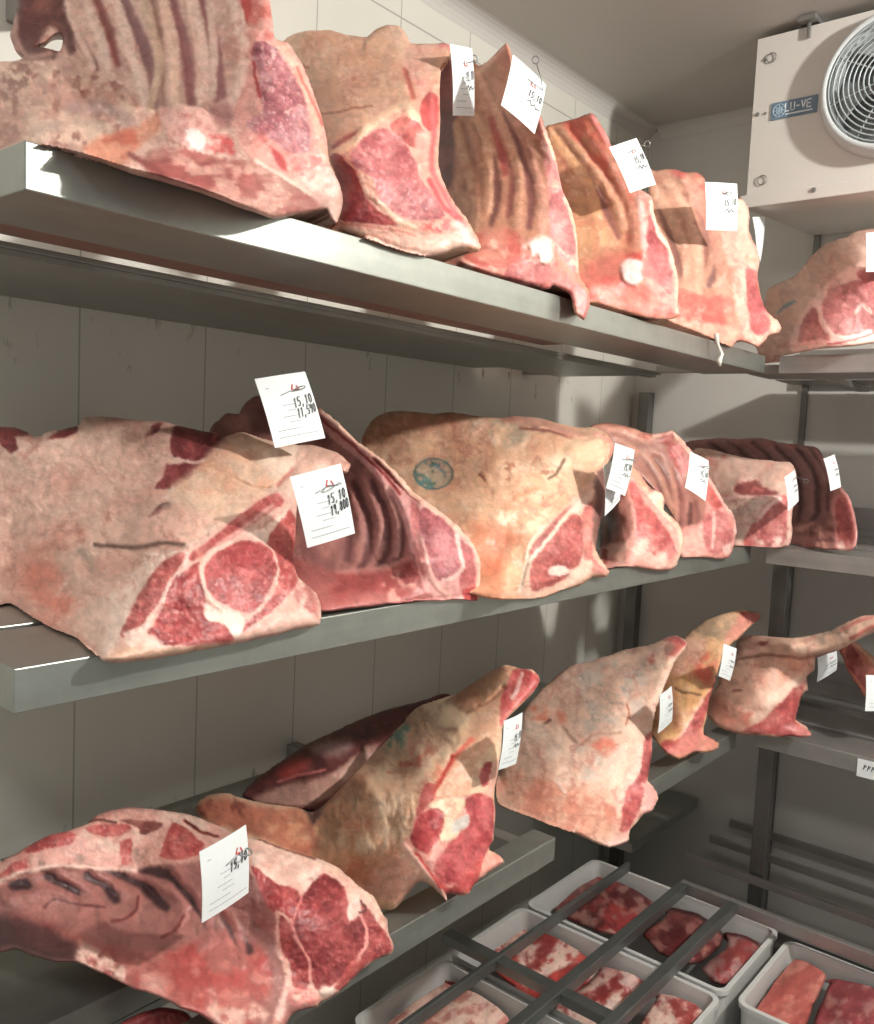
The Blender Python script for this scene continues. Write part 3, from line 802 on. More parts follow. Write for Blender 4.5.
# ---- second: loin with a smooth fat back
def paint(s):
    s.mottle((232, 192, 160), 22, .5, .15); s.mottle((214, 158, 126), 14, .58, .1, .6); s.mottle((196, 120, 92), 6, .72, .04, .7, pts('250,60 370,60 370,200 280,280', KC))
    s.line(pts('160,378 230,370 300,352 370,345', KC), 2, (170, 96, 70), soft=1, h=-.002); s.line(pts('80,180 115,190', KC), 3, (180, 110, 90))
    s.fill(pts('430,25 490,25 520,80 500,150 470,110', KC), (240, 210, 184), .7, 5)
    s.line(pts('330,120 345,60 380,35', KC), 3, (206, 168, 140), soft=2, h=-.003)
    s.fill(pts('510,95 600,85 670,90 620,150 610,240 570,270 500,200', KC), (224, 178, 156), .9, 4); s.mottle((230, 150, 140), 9, .5, .1, .7, pts('440,170 560,180 600,260 560,330 480,240', KC))
    s.line(pts('500,200 515,250 535,310', KC), 5, (196, 104, 90), soft=2, h=-.004)
    s.line(pts('640,110 668,100 690,130', KC), 4, (226, 140, 134))
    # cut face
    s.fill(pts('200,520 260,470 330,440 400,350 470,320 550,350 560,290 610,270 645,300 640,450 640,560 655,650 740,790 790,900 650,880 450,830 240,810 230,690', KC), (224, 172, 150), 1, 2)
    s.line(pts('215,510 270,470 340,435', KC), 5, (170, 66, 60), soft=2)
    s.line(pts('205,540 280,500 330,450 420,380 500,335 548,400', KC), 8, (238, 204, 170), h=.003)
    s.lean(pts('200,545 245,540 270,580 320,620 345,720 440,790 470,825 330,815 240,800 240,680', KC), (146, 42, 46), (176, 70, 68), (110, 26, 32), fl=.08)
    s.lean(pts('440,420 500,385 560,420 580,470 560,520 480,470', KC), (176, 74, 70), (206, 110, 100), (130, 50, 50), fl=.15)
    s.lean(pts('280,545 330,470 400,435 440,440 510,500 550,580 570,640 660,770 640,800 520,800 440,760 400,720 370,640 300,590', KC), (186, 96, 100), (212, 136, 136), (160, 72, 80), (232, 180, 176), .55, sc=6)
    s.line(pts('320,620 350,690 410,740 470,800 545,835', KC), 5, (240, 200, 172), h=.002)
    s.lean(pts('560,350 600,290 635,310 635,420 600,450 570,420', KC), (196, 62, 62), (216, 92, 88), (150, 40, 42), fl=.1)
    s.fill(pts('545,455 595,450 600,540 570,650 545,560', KC), (214, 166, 150), .95, 3)
    s.line(pts('610,300 615,480 610,600 680,740 740,830', KC), 5, (214, 104, 104), soft=2.5); s.line(pts('600,640 650,740 720,800', KC), 5, (196, 72, 76), soft=2)
    s.mottle((208, 84, 84), 5, .5, .1, .9, pts('560,830 640,800 700,810 680,850 600,850', KC)); s.fill(pts('700,810 740,820 800,905 740,900', KC), (236, 188, 180), .9, 3)
    # bottom fat
    P = pts('235,815 350,825 470,835 560,850 700,870 740,930 560,960 400,910 280,860', KC); s.fill(P, (222, 176, 156), .95, 2.5); s.mottle((232, 200, 180), 12, .5, .12, .8, P, sx=.4); s.line(pts('240,815 450,840 545,862', KC), 2, (196, 120, 104))


A2 = meat('loin_joint', 'loin joint with smooth tan fat back and large red cut face, on the top shelf', 'meat',
          pts('0,110 30,68 100,45 200,40 240,52 300,64 345,68 380,40 430,20 480,25 508,60 525,92 600,95 655,92 684,105 676,160 648,190 640,290 642,420 634,560 652,640 702,735 752,800 790,868 806,912 782,926 710,918 640,940 560,945 420,905 300,862 235,838 190,700 110,640 40,400 0,150', KC),
          [tuple(pts(a, KC)[0]) + (x,) for a, x in (('300,862', .697), ('560,942', .712), ('800,912', .738), ('220,560', .66), ('330,440', .685), ('520,340', .665), ('430,640', .72), ('620,760', .725), ('640,430', .67), ('640,300', .63), ('650,180', .55), ('665,95', .5),
                                               ('480,30', .42), ('300,64', .37), ('100,48', .28), ('20,80', .22), ('150,300', .45), ('350,250', .53), ('200,500', .62), ('20,500', .36), ('240,780', .67), ('238,838', .675), ('450,480', .68), ('110,640', .45))],
          (224, 180, 148), paint, [('cut_face', pts('200,525 260,475 330,440 400,350 470,325 550,360 565,290 612,275 645,300 640,450 640,560 655,650 740,790 800,910 740,900 560,855 450,835 240,812 190,700', KC))],
          zs=ZT, T=.11, foot=.24, group=GRP_T)


# ---- third: tall rib rack with two tags
def ribs(s, k, dark, light, wd, wl, hd=-.003, hl=.0035, soft=2.5):
    for p, c in dark: s.line(pts(p, k), wd, c, h=hd, soft=soft, taper=.3)
    for p, c in light: s.line(pts(p, k), wl, c, h=hl, soft=soft, taper=.2)


def paint(s):
    s.mottle((196, 148, 118), 20, .5, .15); s.mottle((170, 116, 92), 12, .6, .08, .6)
    s.fill(pts('30,60 100,60 125,260 110,520 60,480 40,280', KD), (122, 62, 60), .95, 5); s.mottle((92, 44, 46), 12, .5, .1, .7, pts('40,60 110,80 120,500 60,480', KD))
    ribs(s, KD, (('150,300 185,440 160,520', (160, 108, 84)), ('195,290 260,440 270,560 250,650', (128, 84, 74)), ('215,130 300,330 330,480 310,620', (150, 92, 80)), ('290,260 370,420 395,560 385,660', (132, 84, 78)), ('250,280 290,400 300,470', (176, 90, 82))),
         (('130,300 160,430 200,560 190,680', (210, 168, 134)), ('185,260 240,380 240,600', (216, 174, 138)), ('200,110 290,300 350,480 345,660', (208, 160, 130)), ('270,150 360,330 430,540 430,670', (198, 146, 124))), 9, 10)
    s.line(pts('210,110 300,20', KD), 6, (226, 184, 156), soft=3); s.fill(pts('280,30 305,15 325,90 300,130 270,80', KD), (206, 140, 122), .7, 4)
    # chine strip
    P = pts('100,700 300,670 380,700 470,760 520,820 600,900 580,985 540,900 480,870 300,850 60,770', KD); s.fill(P, (196, 130, 112), .9, 4); s.mottle((186, 84, 76), 12, .52, .1, .8, P, sx=.6); s.mottle((224, 184, 164), 9, .62, .06, .7, P)
    s.lean(pts('300,900 310,800 420,780 540,860 598,910 580,985 545,930 500,900', KD), (190, 96, 92), (214, 138, 130), (150, 60, 62), fl=.5)
    s.mottle((238, 214, 204), 8, .42, .1, 1, pts('362,715 440,690 480,720 470,790 420,800 370,770', KD), h=.006)
    # cut edge
    P = pts('415,270 450,330 490,440 520,560 550,680 560,830 510,780 460,700 455,560 440,420', KD); s.fill(P, (226, 166, 158), 1, 2); s.mottle((206, 112, 112), 8, .5, .1, .8, P, sx=1.6); s.mottle((240, 200, 178), 7, .62, .06, .8, P)
    s.lean(pts('455,560 490,540 535,640 550,760 500,740 465,680', KD), (204, 130, 130), (226, 168, 164), (170, 90, 94), fl=.5)
    s.line(pts('440,330 490,440 520,560 555,700 558,820', KD), 4, (240, 200, 170), h=.003)


A3 = meat('rib_rack', 'tall pointed rib rack with a dangling knobbly end, third on the top shelf', 'meat',
          pts('40,90 75,35 110,50 180,70 215,90 260,55 300,12 318,30 330,90 345,150 420,255 440,300 480,420 500,520 535,600 555,700 562,830 598,880 598,940 580,988 545,965 530,900 470,868 450,880 330,848 240,825 140,790 30,760 50,500 60,300', KD),
          [tuple(pts(a, KD)[0]) + (x,) for a, x in (('60,60', .34), ('180,75', .42), ('300,15', .54), ('340,130', .57), ('50,400', .38), ('60,700', .50), ('420,255', .645), ('200,400', .52), ('330,450', .60), ('430,500', .655), ('140,785', .68), ('330,848', .703), ('470,868', .715), ('300,680', .66), ('420,700', .70), ('540,600', .69), ('560,830', .725), ('580,985', .742), ('480,600', .695), ('200,620', .60))],
          (188, 138, 110), paint, [('cut_edge', pts('415,265 450,320 490,430 520,550 560,680 575,850 510,780 460,700 455,560 440,420', KD)), ('chine_bone', pts('362,715 440,690 480,720 520,800 600,880 590,990 540,970 530,890 440,830 380,790', KD))],
          zs=ZT, T=.09, first='rib_wall', foot=.24, group=GRP_T)


# ---- fourth
def paint(s):
    s.mottle((208, 152, 116), 20, .5, .15); s.mottle((196, 120, 92), 16, .6, .08, .6)
    ribs(s, KE, (('60,120 150,240 250,370 320,520', (164, 112, 84)), ('110,90 240,270 330,420 350,560', (176, 104, 84)), ('230,350 265,450 310,540', (140, 92, 82))),
         (('30,120 110,220 190,330 250,560', (224, 174, 128)), ('80,110 220,290 300,400 330,500', (212, 164, 130)), ('150,80 260,230 360,420 380,580', (206, 144, 120))), 7, 11)
    s.mottle((214, 110, 76), 18, .48, .08, .8, pts('150,320 210,310 270,420 290,540 240,540 200,420', KE)); s.fill(pts('120,300 180,400 220,540 190,600 150,580', KE), (216, 172, 124), .6, 8)
    s.mottle((206, 96, 80), 14, .5, .1, .7, pts('90,100 200,55 280,190 360,380 330,400 240,270', KE))
    s.line(pts('200,60 235,110 285,200', KE), 5, (222, 134, 128), h=.003)
    P = pts('150,680 240,620 400,600 420,640 330,640 330,700 380,720 520,790 550,850 420,860 300,820 190,780', KE); s.fill(P, (204, 120, 104), .95, 4); s.mottle((190, 66, 62), 12, .5, .1, .8, P, sx=.7)
    P = pts('200,740 380,720 480,790 550,850 420,860 260,810', KE); s.mottle((222, 164, 150), 14, .47, .12, .9, P, sx=.5)
    P = pts('315,650 350,620 400,640 410,700 370,730 325,710', KE); s.fill(P, (240, 214, 208), 1, 2, h=.006)
    P = pts('360,350 430,345 450,470 500,560 535,680 545,840 480,790 410,720 400,590 395,450', KE); s.fill(P, (228, 172, 158), 1, 2)
    s.lean(pts('425,460 450,470 495,570 520,690 525,760 480,740 420,620', KE), (196, 98, 102), (218, 140, 138), (160, 66, 72), fl=.4)
    s.mottle((206, 120, 116), 7, .5, .08, .8, pts('400,600 440,640 500,760 460,780 410,720', KE))
    s.line(pts('440,400 465,520 515,600 540,700 540,830', KE), 4, (246, 214, 190), h=.003); s.line(pts('390,390 405,500 412,580', KE), 6, (242, 204, 196), h=.003, soft=2)
    s.mottle((240, 200, 188), 7, .5, .1, .9, pts('480,790 520,780 552,850 500,860', KE))


A4 = meat('rib_rack', 'orange-toned rib rack with a round white bone end, fourth on the top shelf', 'meat',
          pts('15,125 60,95 130,75 200,50 225,68 260,130 290,195 380,330 440,385 455,470 500,550 528,630 545,720 542,810 552,845 520,862 440,862 330,835 230,805 130,780 100,600 60,400', KE),
          [tuple(pts(a, KE)[0]) + (x,) for a, x in (('20,125', .44), ('130,75', .49), ('205,52', .535), ('290,195', .585), ('60,400', .50), ('150,600', .60), ('140,780', .675), ('330,835', .704), ('540,858', .738), ('250,400', .57), ('330,560', .635), ('380,350', .625), ('440,385', .655), ('500,550', .69), ('545,720', .722), ('350,670', .70), ('420,600', .69))],
          (204, 150, 116), paint, [('cut_edge', pts('375,350 440,370 465,470 510,550 550,700 560,850 480,790 410,720 400,590 395,450', KE)), ('bone_end', pts('315,650 350,620 400,640 410,700 370,730 325,710', KE))],
          zs=ZT, T=.09, first='rib_wall', foot=.24, group=GRP_T)


# ---- fifth
def paint(s):
    s.mottle((206, 158, 132), 20, .5, .15); s.mottle((172, 118, 98), 12, .6, .08, .6)
    ribs(s, KF, (('20,230 60,350 100,500', (150, 106, 94)), ('100,180 160,300 200,400 190,470', (160, 108, 92)), ('150,170 210,330 250,440 215,540', (140, 100, 94))),
         (('-10,150 60,270 120,420 130,560', (216, 172, 144)), ('50,130 130,260 170,400 170,560', (220, 176, 148)), ('110,110 210,280 250,420 270,580', (210, 156, 134))), 8, 11)
    s.mottle((214, 110, 104), 8, .45, .1, .9, pts('60,75 150,85 195,110 200,180 150,120 80,110', KF), h=.004); s.fill(pts('140,120 180,150 230,330 240,420 170,260', KF), (188, 122, 106), .5, 5)
    P = pts('80,560 180,590 300,590 320,640 280,680 360,740 340,770 100,700', KF); s.fill(P, (210, 122, 108), .95, 4); s.mottle((192, 76, 70), 14, .52, .12, .7, P, sx=.6); s.mottle((232, 170, 150), 9, .62, .06, .7, P)
    P = pts('60,680 280,700 380,720 380,790 280,770 100,710', KF); s.fill(P, (222, 160, 138), .85, 4); s.mottle((228, 184, 160), 9, .5, .1, .7, P)
    P = pts('260,330 330,330 360,420 415,440 410,560 440,640 490,690 500,720 460,740 400,790 340,740 320,600 300,480', KF); s.fill(P, (234, 182, 164), 1, 2.5); s.mottle((244, 214, 190), 10, .5, .1, .8, P)
    s.fill(pts('325,195 360,200 375,260 370,330 410,430 380,460 330,420 320,330', KF), (238, 204, 184), 1, 3); s.mottle((216, 150, 120), 7, .6, .06, .8, pts('330,330 400,360 415,450 350,440', KF))
    s.lean(pts('360,480 405,490 420,580 450,650 455,720 410,745 375,700 365,600', KF), (200, 98, 100), (222, 140, 138), (160, 66, 70), fl=.4)
    s.fill(pts('440,650 490,690 500,725 470,740 455,690', KF), (246, 216, 190), 1, 2); s.mottle((224, 120, 106), 9, .5, .1, .7, pts('290,420 340,470 340,620 310,560', KF))


A5 = meat('rib_rack', 'last rib rack on the top left shelf, its bright red foot by the corner', 'meat',
          pts('-30,95 0,82 60,75 110,88 160,88 195,108 205,150 300,190 345,195 368,225 376,270 372,320 395,370 415,440 408,500 415,560 440,640 490,685 504,715 490,735 455,745 410,790 370,775 330,768 300,790 240,765 130,718 60,690 -10,640 -20,400', KF),
          [tuple(pts(a, KF)[0]) + (x,) for a, x in (('-20,95', .45), ('110,88', .52), ('195,115', .56), ('345,195', .60), ('-20,400', .52), ('0,640', .66), ('130,715', .69), ('330,768', .712), ('480,735', .745), ('120,350', .57), ('220,480', .635), ('290,330', .61), ('340,480', .68), ('410,450', .68), ('420,580', .71), ('380,720', .725), ('370,300', .63))],
          (198, 150, 124), paint, [('cut_edge', pts('265,330 330,190 380,230 380,320 420,440 415,560 510,700 480,745 400,800 340,740 320,600 300,480', KF))],
          zs=ZT, T=.09, first='rib_wall', foot=.24, group=GRP_T)

org = Vector(A5.location); fs = MB()
sp = [at(716, 334, 'x', .722), at(718, 345, 'x', .728), at(722, 354, 'x', .730), at(719, 361, 'x', .731), at(720, 366, 'x', .732)]
fs.tube(sp, [.006, .0035, .004, .006, .003], 8)
o = fs.build('hanging_strand', M['bone'], A5, smooth=True); o['label'] = 'thin white strand of fat dangling over the shelf edge'


# ---- on the back wall's top shelf: pale loin with eye
def paint(s):
    s.mottle((216, 184, 166), 22, .5, .15); s.fill(pts('440,600 540,560 560,800 500,820 400,800', KF), (206, 160, 140), .6, 8)
    s.line(pts('490,650 520,625 555,605', KF), 2.5, (96, 150, 158), soft=1.2, a=.8); s.line(pts('500,640 545,615', KF), 1.5, (60, 120, 136), soft=1, a=.6)
    s.mottle((236, 212, 192), 9, .5, .1, .8, pts('760,350 900,310 900,420 800,440 720,420', KF))
    s.fill(pts('540,805 550,720 610,620 700,520 800,455 900,440 900,740 760,780 680,790', KF), (240, 204, 192), 1, 2)
    s.lean(pts('565,770 590,680 640,630 660,700 700,760 640,780', KF), (196, 118, 116), (216, 150, 146), (170, 90, 92), fl=.35)
    s.lean(pts('660,620 700,560 770,530 830,520 900,480 900,720 860,730 760,750 690,720', KF), (206, 134, 134), (222, 164, 162), (186, 112, 114), (240, 200, 196), .4)
    s.lean(pts('800,500 830,480 900,480 900,640 860,640 850,560', KF), (200, 110, 112), (214, 140, 138), (170, 90, 92), fl=.3)
    s.line(pts('800,650 830,620 860,650', KF), 4, (246, 216, 206)); s.line(pts('670,690 700,740 780,755 860,730', KF), 4.5, (246, 218, 206), h=.002); s.line(pts('560,785 660,765 700,780', KF), 4, (236, 180, 168)); s.line(pts('690,780 800,760 900,720', KF), 2, (176, 80, 80))


A6 = meat('loin_joint', 'pale fat-backed loin joint on the top back shelf under the cooling unit', 'meat',
          pts('400,800 430,640 445,560 490,535 560,500 620,430 680,375 760,350 800,325 880,315 980,330 1000,500 990,720 900,770 760,790 640,800 560,815 500,825', KF),
          [tuple(pts(a, KF)[0]) + (y, 'y') for a, y in (('540,815', 2.205), ('640,640', 2.215), ('800,460', 2.23), ('900,760', 2.205), ('900,440', 2.25), ('980,600', 2.21), ('800,330', 2.45), ('640,420', 2.50), ('445,560', 2.55), ('420,700', 2.45), ('500,700', 2.36), ('650,500', 2.37), ('980,340', 2.45), ('440,800', 2.33))],
          (208, 172, 152), paint, [('cut_face', pts('545,810 550,720 610,620 700,520 800,455 1010,420 1010,720 900,770 760,785 680,795', KF))],
          zs=ZT, T=.10, bottom=lambda A: A[:, 1] > 2.204, wallx=.5)

def C_(k, *a):
    """control points: ('x,y', value[, axis]) read in view k"""
    out = []
    for q in a: out.append(tuple(pts(q[0], k)[0]) + tuple(q[1:]))
    return out


GRP_M = 'joints on the middle left shelf'


# ---- middle shelf, first: the broad pale joint with the red rib-eye end
def paint(s):
    s.mottle((214, 180, 160), 30, .5, .18, sx=.6, ang=-.5); s.mottle((206, 156, 140), 16, .58, .12, .6, sx=.5, ang=-.5)
    s.fill(pts('20,640 110,520 260,440 330,480 200,600 260,860 180,850 60,760', KG), (222, 158, 138), .7, 14); s.mottle((216, 126, 104), 16, .5, .1, .7, pts('100,620 200,600 300,720 260,820 120,740', KG), soft=8)
    s.fill(pts('330,800 420,700 480,820 430,980 350,940', KG), (230, 202, 182), .8, 8)
    s.mottle((190, 140, 126), 8, .72, .05, .4)
    # dark lean showing at the top
    for P in ('695,60 870,95 900,150 800,195 740,200 690,190 670,150', '655,220 740,205 830,190 860,190 760,260 690,300 610,310 640,260', '585,420 640,370 690,365 690,385 630,410', '-10,70 60,65 110,90 100,105 60,110 70,150 40,170 -10,110', '185,115 240,80 300,60 300,90 240,110', '565,110 600,60 640,45 620,85'):
        s.lean(pts(P, KG), (112, 42, 46), (140, 62, 62), (82, 28, 34), fl=.1)
    s.line(pts('700,190 760,208 830,190 860,175', KG), 3, (222, 190, 178)); s.fill(pts('490,60 560,50 600,70 560,120 500,125', KG), (176, 140, 122), .7, 3)
    s.line(pts('640,350 690,330 680,310', KG), 3, (236, 216, 200)); s.fill(pts('630,375 690,365 690,385 650,390', KG), (110, 100, 94), .8, 1.5)
    # thick fat over the cut
    s.fill(pts('280,270 380,200 470,100 560,50 700,90 800,90 850,130 700,260 560,380 470,440 350,440 290,340', KH), (228, 200, 170), .85, 5); s.mottle((218, 164, 132), 14, .52, .1, .7, pts('300,270 520,90 640,90 700,260 500,300', KH))
    s.fill(pts('640,140 780,90 830,130 700,240', KH), (240, 222, 200), .8, 4); s.line(pts('710,260 760,210 830,130', KH), 4, (206, 140, 124), h=-.004); s.line(pts('540,230 600,260 680,270', KH), 2, (200, 150, 118), h=-.004)
    s.fill(pts('190,390 300,340 420,380 480,420 330,500 150,490', KH), (236, 194, 174), .85, 5)
    s.line(pts('-20,500 130,510 260,495 330,500', KH), 4.5, (126, 100, 88), h=-.008, soft=2); s.line(pts('-80,520 -40,560 -30,600', KH), 6, (150, 140, 124), soft=4, a=.6)
    s.mottle((240, 226, 210), 6, .5, .1, 1, pts('130,540 260,520 330,510 420,440 470,410 490,430 420,480 330,540 240,580', KH), h=.006)
    s.fill(pts('40,700 130,590 250,560 330,530 350,560 240,580 170,680 110,790 80,900 60,960 0,960 40,800', KH), (238, 218, 200), .9, 4)
    # cut face
    s.fill(pts('60,945 90,830 150,700 240,570 330,520 470,430 720,285 780,330 790,440 780,570 800,640 880,700 870,820 700,870 540,900 260,930', KH), (222, 184, 168), 1, 2)
    s.lean(pts('80,860 110,790 170,680 240,580 325,530 340,560 280,640 230,740 160,830 100,870', KH), (172, 84, 80), (200, 116, 108), (140, 58, 58), fl=.45, sc=5)
    s.line(pts('350,540 340,590 290,640 240,740 170,830 100,860', KH), 4, (228, 196, 184), h=.002)
    s.lean(pts('355,545 450,470 560,380 660,310 720,290 735,330 640,400 520,480 420,540 370,570', KH), (186, 84, 80), (212, 124, 116), (150, 56, 56), fl=.4, sc=5)
    s.line(pts('470,500 580,430 690,345', KH), 4, (214, 160, 150), soft=2)
    s.lean(pts('190,860 250,760 290,640 350,600 400,570 410,640 430,700 420,780 520,830 530,890 300,905 220,890', KH), (158, 56, 58), (186, 84, 82), (120, 36, 40), (224, 170, 158), .45, sc=6)
    s.lean(pts('410,600 470,530 560,485 640,490 690,530 710,600 680,680 620,770 540,760 450,710 420,660', KH), (170, 66, 68), (196, 98, 98), (132, 44, 48), (226, 176, 164), .4, sc=5)
    s.lean(pts('530,500 600,485 650,510 660,580 600,600 520,570', KH), (166, 60, 64), (190, 90, 92), (150, 48, 52), fl=.15)
    s.lean(pts('670,490 700,430 760,360 785,400 780,560 790,650 720,740 560,860 560,830 640,770 700,690 720,600', KH), (180, 70, 68), (206, 104, 98), (150, 50, 52), (230, 180, 164), .5, sc=6)
    s.line(pts('520,490 440,530 405,590 415,660 440,720 500,770', KH), 4.5, (232, 196, 180), h=.002); s.line(pts('640,485 690,520 710,570', KH), 2, (224, 180, 166))
    P = pts('600,455 660,430 740,360 750,375 690,440 660,490', KH); s.fill(P, (236, 212, 194), 1, 1.5); P = pts('420,770 470,740 520,770 575,780 570,850 540,880 500,820 430,800', KH); s.fill(P, (236, 220, 202), 1, 1.5)
    P = pts('560,870 700,800 760,740 860,700 875,820 720,865 560,900', KH); s.mottle((226, 186, 170), 9, .45, .1, .9, P); s.mottle((176, 96, 90), 7, .48, .1, .8, pts('780,640 870,690 870,790 790,740', KH))
    s.fill(pts('20,960 100,900 250,920 400,900 550,895 400,930 240,950 60,975', KH), (214, 178, 150), .9, 2.5); s.fill(pts('100,880 160,840 240,880 240,905 120,905', KH), (226, 206, 190), .9, 2)
    s.fill(pts('800,110 850,100 960,130 1010,180 990,220 900,190 780,210 760,250', KH), (224, 186, 166), .9, 3)


B1 = meat('rib_primal', 'broad pale fat-covered joint nearest on the middle shelf, its raw rib-eye end facing out', 'meat',
          J([pts('-90,70 -40,62 20,66 60,68 110,88 150,105 195,80 240,78 310,58 330,30 400,25 470,32 560,40 640,45 700,60 800,82 870,98', KG), pts('470,80 560,50 640,70 700,85 800,100 850,100 950,130 1005,175 985,215 900,200 800,260 790,330 785,440 775,560 800,635 860,685 885,740 880,820 780,842 700,865 560,895 400,925 240,955 70,975 20,968', KH), pts('400,985 350,945 300,900 255,880 180,850 90,795 40,765 0,768 -90,770', KG)]),
          C_(KG, ('-60,70', .14), ('110,90', .22), ('330,35', .26), ('560,42', .33), ('870,100', .44), ('-60,400', .24), ('0,760', ZM, 'z'), ('180,850', ZM, 'z'), ('300,900', ZM, 'z'), ('300,400', .38), ('100,550', .34), ('450,300', .40), ('500,500', .52), ('300,650', .53), ('200,750', .52), ('350,850', .62)) +
          C_(KH, ('20,960', .74), ('250,950', .745), ('560,895', .745), ('870,825', .738), ('330,525', .67), ('100,800', .70), ('200,640', .685), ('560,620', .705), ('720,290', .60), ('780,560', .69), ('470,430', .635), ('700,180', .53), ('1000,180', .56), ('860,110', .50), ('880,720', .72), ('300,800', .715), ('800,640', .71)),
          (224, 192, 172), paint, [('cut_face', pts('50,955 90,830 150,700 240,572 330,522 470,432 720,288 800,320 790,440 785,570 800,640 900,700 900,820 700,880 540,910 260,935', KH)), ('dark_lean_flap', pts('275,170 310,20 460,50 530,85 450,150 330,240 215,290 240,220', KH))],
          zs=ZM, T=.16, group=GRP_M, rimw=12, rimd=.03, lump=.006)


# ---- rib slab leaning behind with the first big tag
def paint(s):
    s.mottle((164, 116, 108), 20, .5, .15); s.mottle((130, 84, 82), 14, .56, .1, .6)
    ribs(s, KJ, (('215,330 275,480 270,620 240,680', (104, 66, 66)), ('290,330 350,470 350,600 310,670', (104, 66, 66)), ('360,360 410,480 415,590 380,660', (98, 62, 62)), ('170,380 200,520 190,640', (110, 70, 70))),
         (('250,320 320,480 310,620', (172, 122, 114)), ('320,320 385,470 385,620', (170, 122, 114)), ('190,340 245,500 235,640', (164, 114, 106)), ('380,360 435,500 430,640', (164, 112, 106)), ('150,690 300,690 440,640', (186, 132, 122))), 9, 9, -.005, .005)
    P = pts('-60,640 150,690 330,690 440,650 480,690 520,760 600,800 300,830 0,860', KJ); s.fill(P, (186, 110, 104), .9, 5); s.mottle((156, 66, 66), 14, .54, .12, .7, P, sx=.6); s.mottle((222, 168, 152), 8, .55, .06, .8, pts('300,760 360,710 420,660 470,680 480,780 320,810', KJ))
    s.lean(pts('400,700 440,650 465,690 460,730 420,740', KJ), (170, 80, 80), (200, 116, 112), (140, 56, 58), fl=.3)
    # thick rim running down from the top and the cut end
    s.fill(pts('-40,-60 60,10 130,60 300,240 450,390 560,440 680,560 722,640 715,800 560,805 500,760 470,660 440,560 380,400 280,280 150,170 60,90', KJ), (226, 168, 162), 1, 2)
    s.line(pts('60,30 200,170 330,310 420,440 460,600', KJ), 9, (224, 168, 164), h=.004, soft=2); s.line(pts('80,70 220,190 340,300 400,380', KJ), 3, (160, 66, 66), h=-.003, soft=1.2); s.line(pts('300,235 400,340 470,400', KJ), 3.5, (140, 60, 56), h=-.004)
    s.line(pts('60,10 200,140 330,240 450,370 570,460 680,560 720,640 716,790', KJ), 6, (236, 196, 172), h=.004, soft=1.2)
    s.fill(pts('-130,-10 -60,-40 60,30 100,150 0,130 -200,120', KJ), (118, 70, 64), .8, 6)
    s.lean(pts('470,470 500,430 560,470 620,530 640,600 650,680 600,710 550,720 510,640 490,560', KJ), (186, 106, 114), (206, 140, 146), (166, 84, 94), (230, 186, 184), .35, sc=7)
    s.lean(pts('640,560 690,600 705,700 700,790 650,780 640,720 655,660', KJ), (200, 106, 106), (216, 134, 130), (170, 76, 80), fl=.3); s.lean(pts('450,400 480,440 480,560 510,640 500,720 465,640 440,480', KJ), (206, 124, 124), (222, 156, 152), (180, 90, 92), fl=.35)
    s.line(pts('630,540 640,610 652,670 610,715 575,720', KJ), 4, (238, 204, 194)); s.line(pts('490,560 512,650 540,740 600,790', KJ), 4, (232, 182, 170), h=.002); s.lean(pts('650,760 700,750 712,800 660,800', KJ), (196, 60, 62), (216, 100, 96), (160, 40, 44), fl=.2)


B2 = meat('rib_slab', 'slanting rib slab with dark ribs and a small red end, second on the middle shelf', 'meat',
          pts('-360,140 -330,80 -290,50 -250,55 -225,20 -190,-10 -130,-30 -60,-40 0,-40 40,-6 80,28 160,95 250,180 330,235 400,300 450,365 520,415 580,460 640,510 690,570 722,640 722,720 717,802 640,800 560,806 480,806 330,822 200,838 60,850 -20,800 -60,600 -80,400 -200,300', KJ),
          C_(KJ, ('-330,90', .20), ('-220,30', .24), ('0,-35', .32), ('160,95', .43), ('330,235', .53), ('520,415', .63), ('640,510', .68), ('720,650', .715), ('715,800', .712), ('560,806', .712), ('330,820', .71), ('60,850', .70), ('0,600', .53), ('150,500', .515), ('300,450', .555), ('400,520', .615), ('430,640', .655), ('300,640', .60), ('150,680', .62), ('480,640', .70), ('560,620', .71), ('300,740', .68), ('-80,300', .36), ('-200,250', .28), ('100,200', .38)),
          (176, 124, 114), paint, [('cut_end', pts('440,390 520,400 600,460 690,550 740,640 735,820 560,806 500,760 500,680 475,560', KJ)), ('backbone_foot', pts('-60,700 150,692 330,690 440,650 500,700 560,806 330,850 60,870', KJ))],
          zs=ZM, T=.07, first='rib_wall', group=GRP_M)


